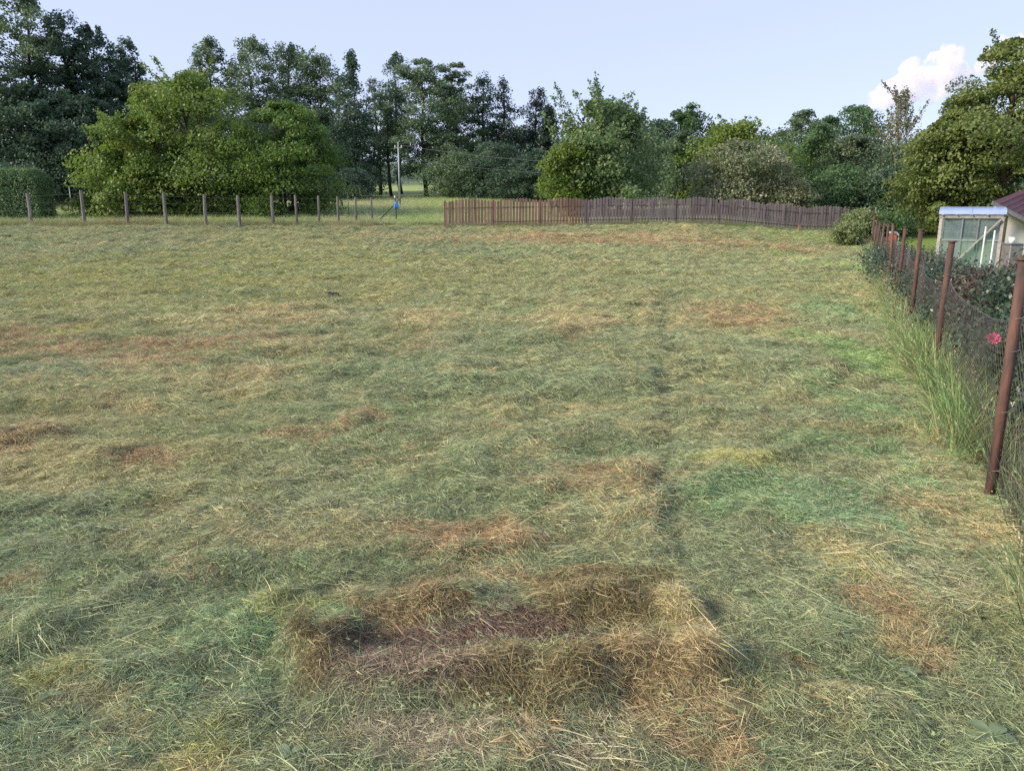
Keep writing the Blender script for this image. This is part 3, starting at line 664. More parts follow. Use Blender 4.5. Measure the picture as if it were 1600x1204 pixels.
make_hedge(hr[0] - 6.0, hr[0], hy_, hy_ + 1.5, htop[2] - gz(hr[0], hy_) + .1, 'neatly clipped dark green box shaped hedge behind the posts')

# ------------------------------------------------------------------ picket fence
def picket_fence():
    a = np.array((at(696, 340, 36.0)[0], 36.0)); b = np.array((at(1327, 340, 39.6)[0], 39.6))
    L = np.linalg.norm(b - a); dv = (b - a) / L; ang = math.atan2(dv[1], dv[0])
    root = thing('picket_fence', 'long wavy topped wooden picket fence at the far end of the hay field', 'fence', (a[0], a[1], 0), 0)
    step, panel = .149, 2.24
    meshes = {}
    for key in ('picket_new', 'picket_old'):
        V = [(-.058, -.011, 0), (.058, -.011, 0), (.058, -.011, .96), (0, -.011, 1), (-.058, -.011, .96)]
        V = V + [(x_, .011, z_) for x_, _, z_ in V]
        F = [(0, 1, 2, 3, 4), (9, 8, 7, 6, 5)] + [(i, i + 5, (i + 1) % 5 + 5, (i + 1) % 5) for i in range(5)]
        me = bpy.data.meshes.new('picket'); me.from_pydata(V, [], F); me.update(); me.materials.append(M[key]); meshes[key] = me
    r_ = random.Random(4); n = int(L / step)
    def loc(s, off=0): return Vector((dv[0] * s + dv[1] * off, dv[1] * s - dv[0] * off, 0))
    for i in range(n):
        s = i * step + .05; p = loc(s, .03); w = a + dv * s; g = gz(*w)
        q = ((s % panel) / panel); hgt = 1.12 + .13 * math.sin(math.pi * q) - (.0 if s < 9 else .04) + r_.uniform(-.012, .012)
        o = bpy.data.objects.new('picket', meshes['picket_new' if s < 3 * panel - .3 else 'picket_old']); COL.objects.link(o); o.parent = root
        o.location = (p.x, p.y, g + .07); o.scale = (r_.uniform(.93, 1.05), 1, hgt); o.rotation_euler = (r_.uniform(-.012, .012), r_.uniform(-.012, .012), ang)
        if r_.random() < .012 and s > 8: o.scale = (1, 1, hgt * .9)
    k = 0; s = 0.0
    while s < L - .2:
        e = min(s + panel - .02, L); old = s > 3 * panel - .3
        for z_, th in ((.22, .09), (.86, .09)):
            m_ = M['rail_old'] if old else M['rail_new']
            if z_ < .5 and s < panel: m_ = M['greyplank']; th = .12; z_ = .13
            p0, p1 = loc(s), loc(e); g0, g1 = gz(*(a + dv * s)), gz(*(a + dv * e))
            MB().bar((p0.x, p0.y, g0 + z_ + .04), (p1.x, p1.y, g1 + z_ + .04), th, .035).build('rail', m_, root)
        p = loc(s - .01, -.06); g = gz(*(a + dv * s))
        MB().box((0, 0, .62), (.085, .085, 1.30), bev=.008).build('post', M['rail_old' if old else 'rail_new'], root, (p.x, p.y, g - .03), (0, 0, ang))
        s += panel; k += 1
    p = loc(L - .01, -.06)
    MB().box((0, 0, .6), (.085, .085, 1.26), bev=.008).build('post', M['rail_old'], root, (p.x, p.y, gz(*(a + dv * L)) - .03), (0, 0, ang))
picket_fence()

# ------------------------------------------------------------------ left wire fence on old wooden posts
def post_line():
    spec = [(-40, 302, 38.0), (43, 302, 37.6), (126, 297, 37.2), (195, 300, 36.9), (255, 301, 36.5), (318, 304, 36.4), (371, 305, 36.4), (424, 305, 36.8), (461, 305, 37.2), (497, 306, 37.6), (527, 307, 38.0), (555, 308, 38.3), (580, 309, 38.6)]
    root = thing('post_and_wire_fence', 'row of grey weathered wooden posts strung with wire along the meadow', 'fence', (0, 0, 0))
    r_ = random.Random(8); tops = []
    for px, pt, Y_ in spec:
        t = at(px, pt, Y_); g = gz(t[0], Y_); H = t[2] - g; w = .075 if px < 440 else .055
        P = [(r_.uniform(-.03, .03), 0, -.1), (0, 0, H * .5), (r_.uniform(-.03, .03), r_.uniform(-.03, .03), H)]
        MB().tube(P, [w * 1.05, w, w * .88], 8).build('post', M['oldwood'], root, (t[0], Y_, g), (0, 0, r_.uniform(0, 3)), False)
        tops.append((t[0], Y_, g, H))
    for fr in (.22, .45, .68, .9):
        P = [(x_, y_ - .09, g + H * fr) for x_, y_, g, H in tops]
        MB().tube(P, .0035, 4).build('wire', M['wire'], root)
    # brace at the end post
    e = at(630, 309, 39.0); b_ = at(588, 345, 38.7)
    MB().tube([(b_[0], 38.75, gz(b_[0], 38.75) - .02), (e[0] - .15, 39.0, gz(e[0], 39.0) + 1.12)], .035, 7).build('strut', M['greenpole'], root)
    g = gz(e[0] - .05, 39.05)
    ex = at(619, 330, 39.05)[0]
    MB().tube([(ex, 39.05, g - .05), (ex - .03, 39.05, g + 1.15)], .035, 8).build('metal_post', M['greenpole'], root)
    MB().tube([(ex - .03, 39.05, g + 1.15), (ex - .032, 39.05, g + 1.24)], .042, 8).build('post_cap', M['white'], root)
    # blue bag on the end post
    bm = bmesh.new(); bmesh.ops.create_icosphere(bm, subdivisions=3, radius=.15)
    for v in bm.verts:
        z_ = v.co.z; v.co.x *= 1.0 - .35 * max(0, z_ / .15); v.co.y *= .75; v.co.z *= 1.6
        v.co *= .78; v.co += v.normal * (.05 * (noise(v.co.x * 9 + 4, v.co.z * 9 + v.co.y * 7, .6, 3) - .4))
    me = bpy.data.meshes.new('plastic_bag'); bm.to_mesh(me); bm.free(); me.materials.append(M['blue'])
    tag(link('plastic_bag', me, None, (ex + .02, 38.93, g + .78)), 'crumpled blue plastic bag hanging on the green corner post', 'bag')
post_line()

# pole with electricity wires, other poles
def pole(name, label, px, pt, Y_, r, mat, cat='pole', g_=None, top_part=True):
    t = at(px, pt, Y_); g = gz(t[0], Y_)
    root = thing(name, label, cat, (t[0], Y_, g), 0, g_)
    H = t[2] - g
    MB().tube([(0, 0, -.2), (0, 0, H * .5), (0, 0, H)], [r * 1.2, r, r * .75], 10).build('shaft', M[mat], root, smooth=True)
    return root, H
up, H = pole('utility_pole', 'slim pale utility pole standing in the meadow', 622, 222, 50, .055, 'metal')
MB().box((0, 0, H - .35), (.5, .06, .06), bev=.008).build('crossarm', M['zinc'], up)
for sx in (-.2, .2): MB().tube([(sx, 0, H - .33), (sx, 0, H - .27), (sx, 0, H - .2)], [.025, .045, .02], 8).build('insulator', M['white'], up)
up2, H2 = pole('utility_pole', 'bluish utility pole half sunk in the garden trees', 1225, 232, 56, .11, 'metal')
MB().box((0, 0, H2 - .35), (.6, .06, .06), bev=.008).build('crossarm', M['zinc'], up2)
for sx in (-.2, .2): MB().tube([(sx, 0, H2 - .33), (sx, 0, H2 - .27), (sx, 0, H2 - .2)], [.025, .045, .02], 8).build('insulator', M['white'], up2)
for i, (dz, lab) in enumerate(((-.2, 'upper thin power line sagging between the two utility poles'), (-.95, 'lower thin power line sagging between the two utility poles'))):
    a = Vector((up.location.x + .2, 50, up.location.z + H + dz)); b = Vector((up2.location.x - .2, 56, up2.location.z + H2 + dz - .15))
    P = [a.lerp(b, k / 16) - Vector((0, 0, 1.1 * 4 * (k / 16) * (1 - k / 16) * .8)) for k in range(17)]
    tag(MB().tube([tuple(p) for p in P], .009, 4).build('power_line', M['zinc'], None), lab, 'cable')
pole('metal_stake', 'thin tall metal stake in the meadow beside the clipped hedge', 108, 291, 42, .028, 'metal', 'stake')
pole('metal_stake', 'thin green metal stake among the last thin fence posts', 543, 300, 40, .022, 'greenpole', 'stake')
def stake(px, pt, Y_, r, mat, lab):
    t = at(px, pt, Y_); g = gz(t[0], Y_)
    root = thing('marker_stake', lab, 'stake', (t[0], Y_, g))
    MB().box((0, 0, (t[2] - g) / 2 - .03), (r * 2, r * 1.2, t[2] - g + .06), bev=r * .2).build('stick', M[mat], root)
stake(1249, 352, 38.2, .03, 'orange', 'small orange marker stake before the weathered end of the pickets')
stake(890, 340, 35.9, .03, 'orange', 'small reddish marker stake where the picket colour changes')
stake(1315, 350, 36.0, .03, 'white', 'small white marker stake in front of the brambles')
def old_post(px, pt, Y_, lab):
    t = at(px, pt, Y_); g = gz(t[0], Y_)
    o = MB().tube([(0, 0, -.1), (.01, 0, (t[2] - g) * .5), (-.01, 0, t[2] - g)], [.08, .075, .065], 8).build('concrete_post', M['oldwood'], None, (t[0], Y_, g))
    tag(o, lab, 'post', 'bare grey posts at the end of the lawn')
old_post(1370, 324, 39, 'bare grey post standing just behind the brambles')
old_post(1441, 327, 39.5, 'bare grey post at the end of the bright lawn')

# ------------------------------------------------------------------ rusty chain link fence
def chain_fence():
    ys = [1.1] + [4.12 + 3.12 * k for k in range(11)]
    root = thing('chain_link_fence', 'sagging chain link fence on rusty pipe posts beside the hay field', 'fence', (0, 0, 0))
    r_ = random.Random(12); pts = []
    for k, y_ in enumerate(ys):
        x_ = FX0 + FXS * y_; g = gz(x_, y_); H = 1.36 + r_.uniform(-.03, .03); ln = (r_.uniform(-.035, .035), r_.uniform(-.03, .03))
        if k == 1: H, ln = 1.34, (.0, 0)
        root_p = MB().tube([(0, 0, -.15), (ln[0] * .5, ln[1] * .5, H * .5), (ln[0], ln[1], H)],   .028, 14).build('post', M['rust'], root, (x_, y_, g), smooth=True)
        MB().tube([(ln[0], ln[1], H), (ln[0], ln[1], H + .012)], .041, 14).build('cap', M['rust'], root_p)
        for hh in (.18, .52, .86, 1.04):                       # wire ties holding the mesh
            a_ = np.linspace(0, 2 * np.pi, 13); q = hh / H
            MB().tube(np.stack([ln[0] * q + .033 * np.cos(a_) + .008, ln[1] * q + .033 * np.sin(a_), hh + .012 * np.sin(a_ + k)], 1), .0028, 4, False).build('wire_tie', M['wire'], root_p)
        pts.append((x_, y_, g, H))
    # mesh: two families of slanted wires hung on the garden side, sagging between posts
    S = np.array([math.hypot(p[0] - pts[0][0], p[1] - pts[0][1]) for p in pts]); tot = S[-1]
    hts = np.array([1.02, 1.05, 1.02, 1.0, 1.12, 1.1, 1.1, 1.12, 1.12, 1.1, 1.1, 1.1])
    def top_h(s):
        k = np.clip(np.searchsorted(S, s) - 1, 0, len(S) - 2); q = (s - S[k]) / (S[k + 1] - S[k])
        return hts[k] * (1 - q) + hts[k + 1] * q - .13 * 4 * q * (1 - q)
    dvx, dvy = FXS / math.hypot(FXS, 1), 1 / math.hypot(FXS, 1)
    def pt3(s, fr):
        s = np.asarray(s, float); x_ = pts[0][0] + dvx * s; y_ = pts[0][1] + dvy * s
        bulge = .025 * np.sin(s * 2.3 + fr * 3)
        return np.stack([x_ + dvy * (.045 + bulge), y_ - dvx * (.045 + bulge), base_h(x_, y_) - .02 + fr * top_h(s)], -1)
    V, F, nv = [], [], 0
    for fam in (1, -1):
        for s0 in np.arange(-1.0, tot + 1.0, .075):
            fr = np.linspace(0, 1, 9); s = s0 + fam * fr * 1.0; ok = (s >= 0) & (s <= tot)
            if ok.sum() < 2: continue
            v, f_ = tube_np(pt3(s[ok], fr[ok]), .0015, 3); V.append(v); F.append(f_ + nv); nv += len(v)
    o = link('wire_mesh', np_mesh('wire_mesh', np.concatenate(V), np.concatenate(F), None, [M['wire']]), root); o['kind'] = 'stuff'
    for fr in (1.0,):
        MB().tube(pt3(np.linspace(0, tot, 120), fr), .003, 4).build('tension_wire', M['wire'], root)
chain_fence()

# ------------------------------------------------------------------ garden side of the fence
def shrub(label, s_y, u_, r, h, leaf, seed, n=40, nl=110, ls=.045, name='garden_shrub', cat='shrub', flat=.8, shoots=0):
    x_ = FX0 + FXS * s_y + u_; g = gz(x_, s_y); rg = np.random.default_rng(seed)
    root = thing(name, label, cat, (x_, s_y, g), 0, 'garden shrubs behind the chain link fence')
    C = nrm(rg.normal(0, 1, (n, 3))) * (rg.random(n) ** .4)[:, None] * np.array((r, r, h * .5)); C[:, 2] += h * .52
    csz = r * .3 * (.6 + .8 * rg.random(n)); P = (C[:, None] + np.clip(rg.normal(0, .75, (n, nl, 3)), -1.5, 1.5) * csz[:, None, None] * np.array((1, 1, flat))).reshape(-1, 3)
    P[:, 2] = np.maximum(P[:, 2], .02)
    V, F, rn = cards(P, nrm(rg.normal(0, 1, P.shape)), nrm(rg.normal(0, .7, P.shape) + (0, 0, .7)), ls * (.7 + .7 * rg.random(len(P))), ls * .6, np.clip(.4 * np.repeat(rg.random(n), nl) + .6 * rg.random(len(P)), 0, 1))
    B = MB()
    for k in range(min(n, 14)): B.tube([(C[k][0] * .15, C[k][1] * .15, 0), C[k] * .6 + np.array((0, 0, .02)), C[k]], [.012, .008, .003], 4, False)
    link('crown', np_mesh('crown', V, F, {'rnd': rn}, [LM[leaf]]), root); B.build('stems', M['bark'], root)
    return root
S_ = shrub
S_('dark glossy shrub next to the nearest rusty post', 4.6, .95, .55, .80, 'shrub', 201, 60, 150)
S_('dark glossy shrub behind the pink flower', 5.9, .85, .62, .93, 'shrub', 202, 60, 150)
S_('dark glossy shrub behind the second rusty post', 7.3, .8, .62, .98, 'shrub', 203, 60, 140)
S_('purplish shrub showing above the dark ones near the second post', 8.4, .75, .5, 1.02, 'purple', 204, 50, 110)
S_('dark grey green shrub between the second and third rusty posts', 9.0, .62, .55, .9, 'shrub', 205, 55, 130)
S_('grey green shrub behind the third rusty post', 10.6, .6, .6, .85, 'shrub', 206, 50, 130)
S_('dark shrub halfway between the third and fourth rusty posts', 12.3, .6, .65, .82, 'shrub', 207, 50, 120)
S_('purplish low shrub in line with the fourth rusty post', 14.2, .6, .75, .8, 'purple', 208, 50, 120)
S_('dark low shrub before the red bricks', 16.6, .55, .8, .62, 'shrub', 209, 50, 120, .055)
S_('dark low shrub beneath the stacked bricks', 19.5, .5, .9, .6, 'shrub', 210, 50, 120, .06)
S_('dark shrub where the rusty posts crowd together', 23, .5, .9, .55, 'shrub', 211, 50, 110, .07)
S_('leafy rose bush with reddish shoots in front of the greenhouse', 9.6, 1.5, .5, 1.05, 'rose', 212, 34, 46, .055, 'rose_bush')
S_('leafy rose bush with copper leaves below the white stakes', 8.0, 1.75, .55, .98, 'rose', 213, 36, 50, .06, 'rose_bush')
S_('leafy light green rose bush close to the nearest post', 6.2, 1.5, .42, 1.02, 'rose', 214, 34, 50, .055, 'rose_bush')
S_('dark leafy climber on the greenhouse corner', 15.0, 4.2, .35, 1.5, 'rose', 215, 34, 60, .07, 'rose_bush')
pe = S_('low green peony with one pink flower behind the mesh', 5.95, .46, .27, .70, 'peony', 216, 36, 110, .045, 'peony')
bm = bmesh.new(); r_ = random.Random(3)
for ring, (n_, rad, tilt) in enumerate(((7, .02, .5), (9, .036, .9))):
    for k in range(n_):
        a = k / n_ * 6.283 + ring * .3; ca, sa = math.cos(a), math.sin(a); q = rad
        v = [bm.verts.new((q * .2 * ca, q * .2 * sa, 0)), bm.verts.new((q * (ca - .45 * sa), q * (sa + .45 * ca), .02)), bm.verts.new((q * 1.5 * ca, q * 1.5 * sa, .03 - .008 * ring)), bm.verts.new((q * (ca + .45 * sa), q * (sa - .45 * ca), .02))]
        bm.faces.new(v)
me = bpy.data.meshes.new('flower'); bm.to_mesh(me); bm.free(); me.materials.append(M['pink'])
fw = at(1552, 530, 5.78) - np.array(pe.location)
link('flower', me, pe, tuple(fw), (.9, -.5, 0))
# brambles at the far corner
def bramble(px, Y_, r, h, lab, seed, leaf='bramble'):
    t = at(px, 360, Y_)
    return shrub(lab, Y_, t[0] - (FX0 + FXS * Y_), r, h, leaf, seed, 60, 110, .11, 'bramble', 'shrub')
bramble(1326, 33.5, .6, .95, 'pale flowering bramble spilling round the end of the rusty fence', 301)
bramble(1345, 35.5, .8, 1.3, 'tall bramble in front of the bare grey post', 302)
bramble(1385, 37.5, 1.2, 1.0, 'low green bramble at the end of the lawn', 303, 'mid')

# stacked bricks under a white sheet
def bricks():
    Y_ = 28; x_ = FX0 + FXS * Y_ + .62; g = gz(x_, Y_)
    root = thing('brick_stack', 'stack of old red bricks partly wrapped in white plastic', 'bricks', (x_, Y_, g), math.atan2(1, FXS) - .05)
    me = MB().box((0, 0, 0), (.24, .115, .07), bev=.006); o0 = me.build('brick', M['brick'], root)
    r_ = random.Random(2); first = True
    for lay in range(12):
        for i in range(8):
            for j in range(2):
                if lay == 11 and r_.random() < .5: continue
                o = o0 if first else o0.copy()
                if not first: COL.objects.link(o)
                first = False
                o.location = ((i - 3.5) * .25 + r_.uniform(-.008, .008), (j - .5) * .13 + r_.uniform(-.006, .006), .04 + lay * .074); o.rotation_euler = (0, 0, r_.uniform(-.05, .05))
    V, F = [], []
    for i in range(15):
        for j in range(9):
            q = j / 8; d = q * 1.1; yy = .17 - min(d, .34); zz = .93 - max(0, d - .34)
            V.append(((i - 7) * .05 + .72 + .02 * math.sin(j * 2 + i), yy + .025 * math.sin(i * 1.7) * q - .012 * (d > .34), zz + .02 * math.sin(i * 2.3 + j)))
            if i and j: a = i * 9 + j; F.append((a, a - 1, a - 10, a - 9))
    link('plastic_sheet', np_mesh('plastic_sheet', V, F, None, [M['plastic']], True), root)
    V2 = np.array(V) * np.array((.7, 1, 1)) + np.array((-1.35, 0, .004))
    link('plastic_sheet', np_mesh('plastic_sheet', V2, F, None, [M['plastic']], True), root)
bricks()

# ------------------------------------------------------------------ greenhouse
def glassy(name, col, alpha):
    m, n, l = new_mat(name)
    p = n.new('ShaderNodeBsdfPrincipled'); p.inputs['Base Color'].default_value = (*col, 1); p.inputs['Roughness'].default_value = .25
    t = n.new('ShaderNodeBsdfTransparent'); t.inputs[0].default_value = (.74, .85, .86, 1)
    mx = n.new('ShaderNodeMixShader')
    nz = n.new('ShaderNodeTexNoise'); nz.inputs['Scale'].default_value = 3; mr = n.new('ShaderNodeMapRange'); mr.inputs[3].default_value = alpha - .15; mr.inputs[4].default_value = alpha + .15
    tc = n.new('ShaderNodeTexCoord'); l.new(tc.outputs['Object'], nz.inputs['Vector']); l.new(nz.outputs[0], mr.inputs[0]); l.new(mr.outputs[0], mx.inputs[0])
    o = n.new('ShaderNodeOutputMaterial'); l.new(t.outputs[0], mx.inputs[1]); l.new(p.outputs[0], mx.inputs[2]); l.new(mx.outputs[0], o.inputs[0])
    return m
def greenhouse():
    Y_ = 19.0; pl, pr = at(1471, 340, Y_), at(1562, 340, Y_); x0, x1 = pl[0], pr[0]; w = (x1 - x0) * .9
    g = min(gz(x0, Y_), gz(x1, Y_)); zt = at(1510, 341, Y_)[2] - g; zr = at(1510, 328, Y_ + .55)[2] - g; dpt = 2.2
    root = thing('greenhouse', 'small home made timber greenhouse with a pale plastic roof', 'greenhouse', (x0, Y_, g), -.52)
    wallm, roofm = glassy('greenhouse_sheet', (.34, .43, .45), .27), glassy('roof_sheet', (.44, .56, .84), .6)
    t = .07
    for (x_, y_) in ((0, 0), (w, 0), (0, dpt), (w, dpt)):
        MB().box((x_, y_, zt / 2), (t, t, zt), bev=.004).build('corner_post', M['timber'], root)
    for y_ in (0, dpt): MB().box((w / 2, y_, zt + .035), (w + .1, t, .07), bev=.004).build('beam', M['timber'], root)
    for x_ in (0, w): MB().box((x_, dpt / 2, zt + .032), (t * .9, dpt - t - .01, .06), bev=.004).build('beam', M['timber'], root)
    for fr in (.36, .62): MB().box((w * fr, .01, zt / 2), (.028, .03, zt - .002)).build('glazing_bar', M['metal'], root)
    MB().box((w * .5, .012, zt * .66), (w - t, .026, .028)).build('glazing_bar', M['metal'], root)
    for fr in (.3, .5, .7): MB().box((w * fr, dpt, zt / 2), (.03, .03, zt - .002)).build('glazing_bar', M['metal'], root)
    MB().bar((w - .04, -.06, zt - .02), (w * .30, -.06, zt * .30), .095, .03).build('brace', M['timber'], root)
    for (a, b, c_) in (((t / 2, .035), (w - t / 2, .035), 1), ((t / 2, dpt - .03), (w - t / 2, dpt - .03), 1), ((.02, t), (.02, dpt - t), 0), ((w - .02, t), (w - .02, dpt - t), 0)):
        MB().quad((*a, .03), (*b, .03), (*b, zt), (*a, zt)).build('wall_sheet', wallm, root)
    zb = zt + .075; ym = .55
    ns = 12; ts = [k / ns for k in range(ns + 1)]
    prof_ = [(-.09 + (dpt + .18) * (1 - math.cos(math.pi * q)) / 2, zb + .18 * math.sin(math.pi * q) ** .7) for q in ts]
    for xa, xb in ((-.06, w * .5 - .004), (w * .5 + .004, w + .06)):
        V = [(x_, y_, z_ + .02) for y_, z_ in prof_ for x_ in (xa, xb)]
        MB().add(V, [(2 * k, 2 * k + 1, 2 * k + 3, 2 * k + 2) for k in range(ns)]).build('roof_sheet', roofm, root, smooth=True)
    for x_ in (0, w): MB().add([(x_, y_, z_) for y_, z_ in prof_], [tuple(range(ns + 1))]).build('gable_sheet', roofm, root)
    for fr in (.01, .25, .5, .75, .99):
        MB().tube([(w * fr, y_, z_ - .012) for y_, z_ in prof_], .016, 6).build('roof_hoop', M['metal'], root)
    for px, pa, Y2, lab in ((1540, 354, 14.5, 'taller white garden stake in front of the greenhouse'), (1554, 360, 14.8, 'shorter white garden stake in front of the greenhouse')):
        tp = at(px, pa, Y2); gg = gz(tp[0], Y2)
        o = MB().tube([(0, 0, -.1), (.01, 0, tp[2] - gg)], .015, 8).build('garden_stake', M['white'], None, (tp[0], Y2, gg)); tag(o, lab, 'stake', 'white plant stakes')
greenhouse()

# ------------------------------------------------------------------ house corner
def house():
    Yf = 24.0; A = at(1551, 315, Yf); Bp = at(1660, 371, Yf); Cp = at(1589, 300, 27.4)
    A, Bp, Cp = (Vector(v) for v in (A, Bp, Cp)); e1 = Bp - A; e2 = (Cp - A) * 1.7; D = Bp + e2; nn = e1.cross(e2).normalized()
    g = gz(A.x, Yf)
    root = thing('house', 'cream rendered house corner under a dark red roof', 'house', (A.x, Yf, g))
    o = Vector((A.x, Yf, g))
    def L_(v): return tuple(v - o)
    th = nn * -.09
    B = MB(); vs = [A, Bp, D, A + e2]; B.add([L_(v) for v in vs] + [L_(v + th) for v in vs], [(0, 1, 2, 3), (7, 6, 5, 4), (0, 4, 5, 1), (1, 5, 6, 2), (2, 6, 7, 3), (3, 7, 4, 0)])
    rf = B.build('roof', M['roof'], root)
    for k in range(1, 12):                                      # standing seams
        p = A + e1 * (k / 12) + nn * .004; MB().bar(L_(p + nn * .012), L_(p + e2 + nn * .012), .02, .03).build('roof_seam', M['roof'], rf)
    # walls under the slab
    a = A + e1 * .2 + e2 * .06; b = A + e1 * .97 + e2 * .06; c = A + e1 * .97 + e2 * .96; d = A + e1 * .2 + e2 * .96
    ring = [a, b, c, d]; V = [L_(v + th * 1.1) for v in ring] + [(v.x - o.x, v.y - o.y, -.25) for v in ring]
    MB().add(V, [(0, 4, 5, 1), (1, 5, 6, 2), (2, 6, 7, 3), (3, 7, 4, 0)]).build('wall', M['wall'], root)
    # fascia, gutter and downpipe, soil vent
    MB().bar(L_(A + th * .5 + Vector((0, -.02, 0))), L_(Bp + th * .5 + Vector((0, -.02, 0))), .03, .12).build('fascia', M['zinc'], root)
    s_ = A + e1 * .03 + Vector((0, -.05, -.1)); q = a + Vector((-.12, -.12, 0))
    pth = [s_, s_ + Vector((.02, 0, -.15)), Vector((q.x, q.y, s_.z - .32)), Vector((q.x, q.y, g))]
    MB().tube([L_(v) for v in pth], .045, 10).build('downpipe', M['zinc'], root, smooth=True)
    v0 = A + e1 * .30 + e2 * .45
    MB().tube([L_(v0 - nn * .05), L_(v0 + Vector((0, 0, .2))), L_(v0 + Vector((-.05, -.06, .32))), L_(v0 + Vector((-.09, -.1, .28)))], .05, 10).build('vent_pipe', M['zinc'], root, smooth=True)
    ch = A + e1 * .42 + e2 * .62
    MB().box(L_(ch + Vector((0, 0, .25))), (.42, .42, .9), bev=.01).build('chimney', M['brick'], root)
    # grey box and white bucket against the wall
    t = at(1583, 382, 22.6); gg = gz(t[0], 22.6)
    bx = thing('garden_box', 'grey metal garden box standing against the cream wall', 'box', (t[0], 22.6, gg))
    MB().box((0, 0, (t[2] - gg) / 2), (.38, .4, t[2] - gg), bev=.012).build('body', M['zinc'], bx); MB().box((0, 0, t[2] - gg + .02), (.44, .46, .035), bev=.008).build('lid', M['metal'], bx)
    bk = thing('bucket', 'white bucket lying on the grey garden box', 'bucket', (t[0] - .08, 22.55, t[2] + .042))
    MB().tube([(0, 0, 0), (0, 0, .16)], [.07, .09], 14).build('body', M['white'], bk, smooth=True); MB().tube([(0, 0, .16), (0, 0, .172)], [.097, .097], 14).build('rim', M['white'], bk)
house()
# red roofed cottage beyond the wood
def cottage():
    Y_ = 61.0; t = at(834, 262, Y_); g = gz(t[0], Y_); H = t[2] - g
    root = thing('cottage', 'red roofed cottage just visible between the dark trees', 'house', (t[0], Y_, g))
    w, d, e = 1.6, 2.4, H - .75
    MB().box((0, d / 2, e / 2 - .1), (w, d, e + .2)).build('wall', M['wall'], root)
    MB().add([(-w / 2 - .2, -.2, e - .05), (w / 2 + .2, -.2, e - .05), (w / 2 + .2, d / 2, H), (-w / 2 - .2, d / 2, H), (-w / 2 - .2, d + .2, e - .05), (w / 2 + .2, d + .2, e - .05)], [(0, 1, 2, 3), (3, 2, 5, 4), (0, 3, 4), (1, 5, 2)]).build('roof', M['orange'], root)
cottage()

# ------------------------------------------------------------------ molehills
for (px, py, s_, lab) in ((517, 467, .2, 'dark earthy molehill, larger one in the middle of the field'), (513, 458, .14, 'small dark molehill just behind a larger one'), (10, 372, .22, 'dark molehill at the far side near the clipped hedge'), (1010, 474, .14, 'tiny dark molehill in the far field')):
    c = pg(px, py); bm = bmesh.new(); bmesh.ops.create_icosphere(bm, subdivisions=4, radius=1)
    for v in bm.verts:
        k = 1 + .5 * (noise(v.co.x * 3 + px, v.co.y * 3 + v.co.z * 2, .6, 5) - .5) + .25 * (noise(v.co.x * 9 + px, v.co.y * 9 + v.co.z * 5, .7, 6) - .5)
        v.co = Vector((v.co.x * s_ * k, v.co.y * s_ * k, v.co.z * s_ * .42 * k))
    me = bpy.data.meshes.new('molehill'); bm.to_mesh(me); bm.free(); me.materials.append(M['soil'])
    tag(link('molehill', me, None, (c[0], c[1], gz(*c) + .02)), lab, 'molehill', 'molehills in the hay field')

# ------------------------------------------------------------------ grass and hay (geometry nodes instances of small tufts)
def tuft(name, mat, n, rad, lmin, lmax, wid, el, seed, spread=math.pi, segs=3, curl=.5, lift=.03, heads=0):
    rg = np.random.default_rng(seed)
    ang = np.where(rg.random(n) < .5, 0, math.pi) + rg.uniform(-spread, spread, n)
    r0 = rad * np.sqrt(rg.random(n)); a0 = rg.random(n) * 6.283
    base = np.stack([r0 * np.cos(a0), r0 * np.sin(a0), rg.random(n) * lift], 1)
    L = rg.uniform(lmin, lmax, n); e0 = np.radians(rg.uniform(el[0], el[1], n)); cu = rg.normal(0, .35, n) * curl; bend = curl * rg.random(n)
    w = wid * rg.uniform(.6, 1.3, n); roll = rg.uniform(0, math.pi, n)
    P = [base]; T = np.stack([np.cos(e0) * np.cos(ang), np.cos(e0) * np.sin(ang), np.sin(e0)], 1)
    for k in range(segs):
        ang = ang + cu; e0 = e0 - bend * .6
        T = np.stack([np.cos(e0) * np.cos(ang), np.cos(e0) * np.sin(ang), np.sin(e0)], 1)
        P.append(P[-1] + T * (L / segs)[:, None])
    S0 = np.cross(T, np.array((0, 0, 1.))); S0 = nrm(S0); S1 = np.cross(S0, T)
    side = S0 * np.cos(roll)[:, None] + S1 * np.sin(roll)[:, None]
    V = np.empty((n, (segs + 1) * 2, 3)); 
    for k in range(segs + 1):
        q = w * (1 - .85 * (k / segs) ** 2) * .5
        V[:, 2 * k] = P[k] - side * q[:, None]; V[:, 2 * k + 1] = P[k] + side * q[:, None]
    F = np.array([[2 * k, 2 * k + 1, 2 * k + 3, 2 * k + 2] for k in range(segs)])
    F = (np.arange(n)[:, None, None] * (segs + 1) * 2 + F[None]).reshape(-1, 4); rn = np.repeat(rg.random(n), (segs + 1) * 2); V = V.reshape(-1, 3)
    V[:, 2] = np.maximum(V[:, 2], -.03)
    if heads:
        k = rg.permutation(n)[:heads]; C, A, N, R_ = [], [], [], []
        for i in k:
            for j in range(9):
                q = j / 9; C.append(P[-1][i] + T[i] * (q - .5) * .1 + rg.normal(0, .005, 3)); A.append(T[i] + rg.normal(0, .3, 3)); N.append(rg.normal(0, 1, 3)); R_.append(.88 + .1 * rg.random())
        v, f_, r2 = cards(np.array(C), np.array(A), np.array(N), .028, .009, np.array(R_))
        F = np.concatenate([F, f_ + len(V)]); V = np.concatenate([V, v]); rn = np.concatenate([rn, r2])
    me = np_mesh(name, V, F, {'rnd': rn}, [mat])
    return bpy.data.objects.new(name, me)              # source shape, only ever used through the node tree

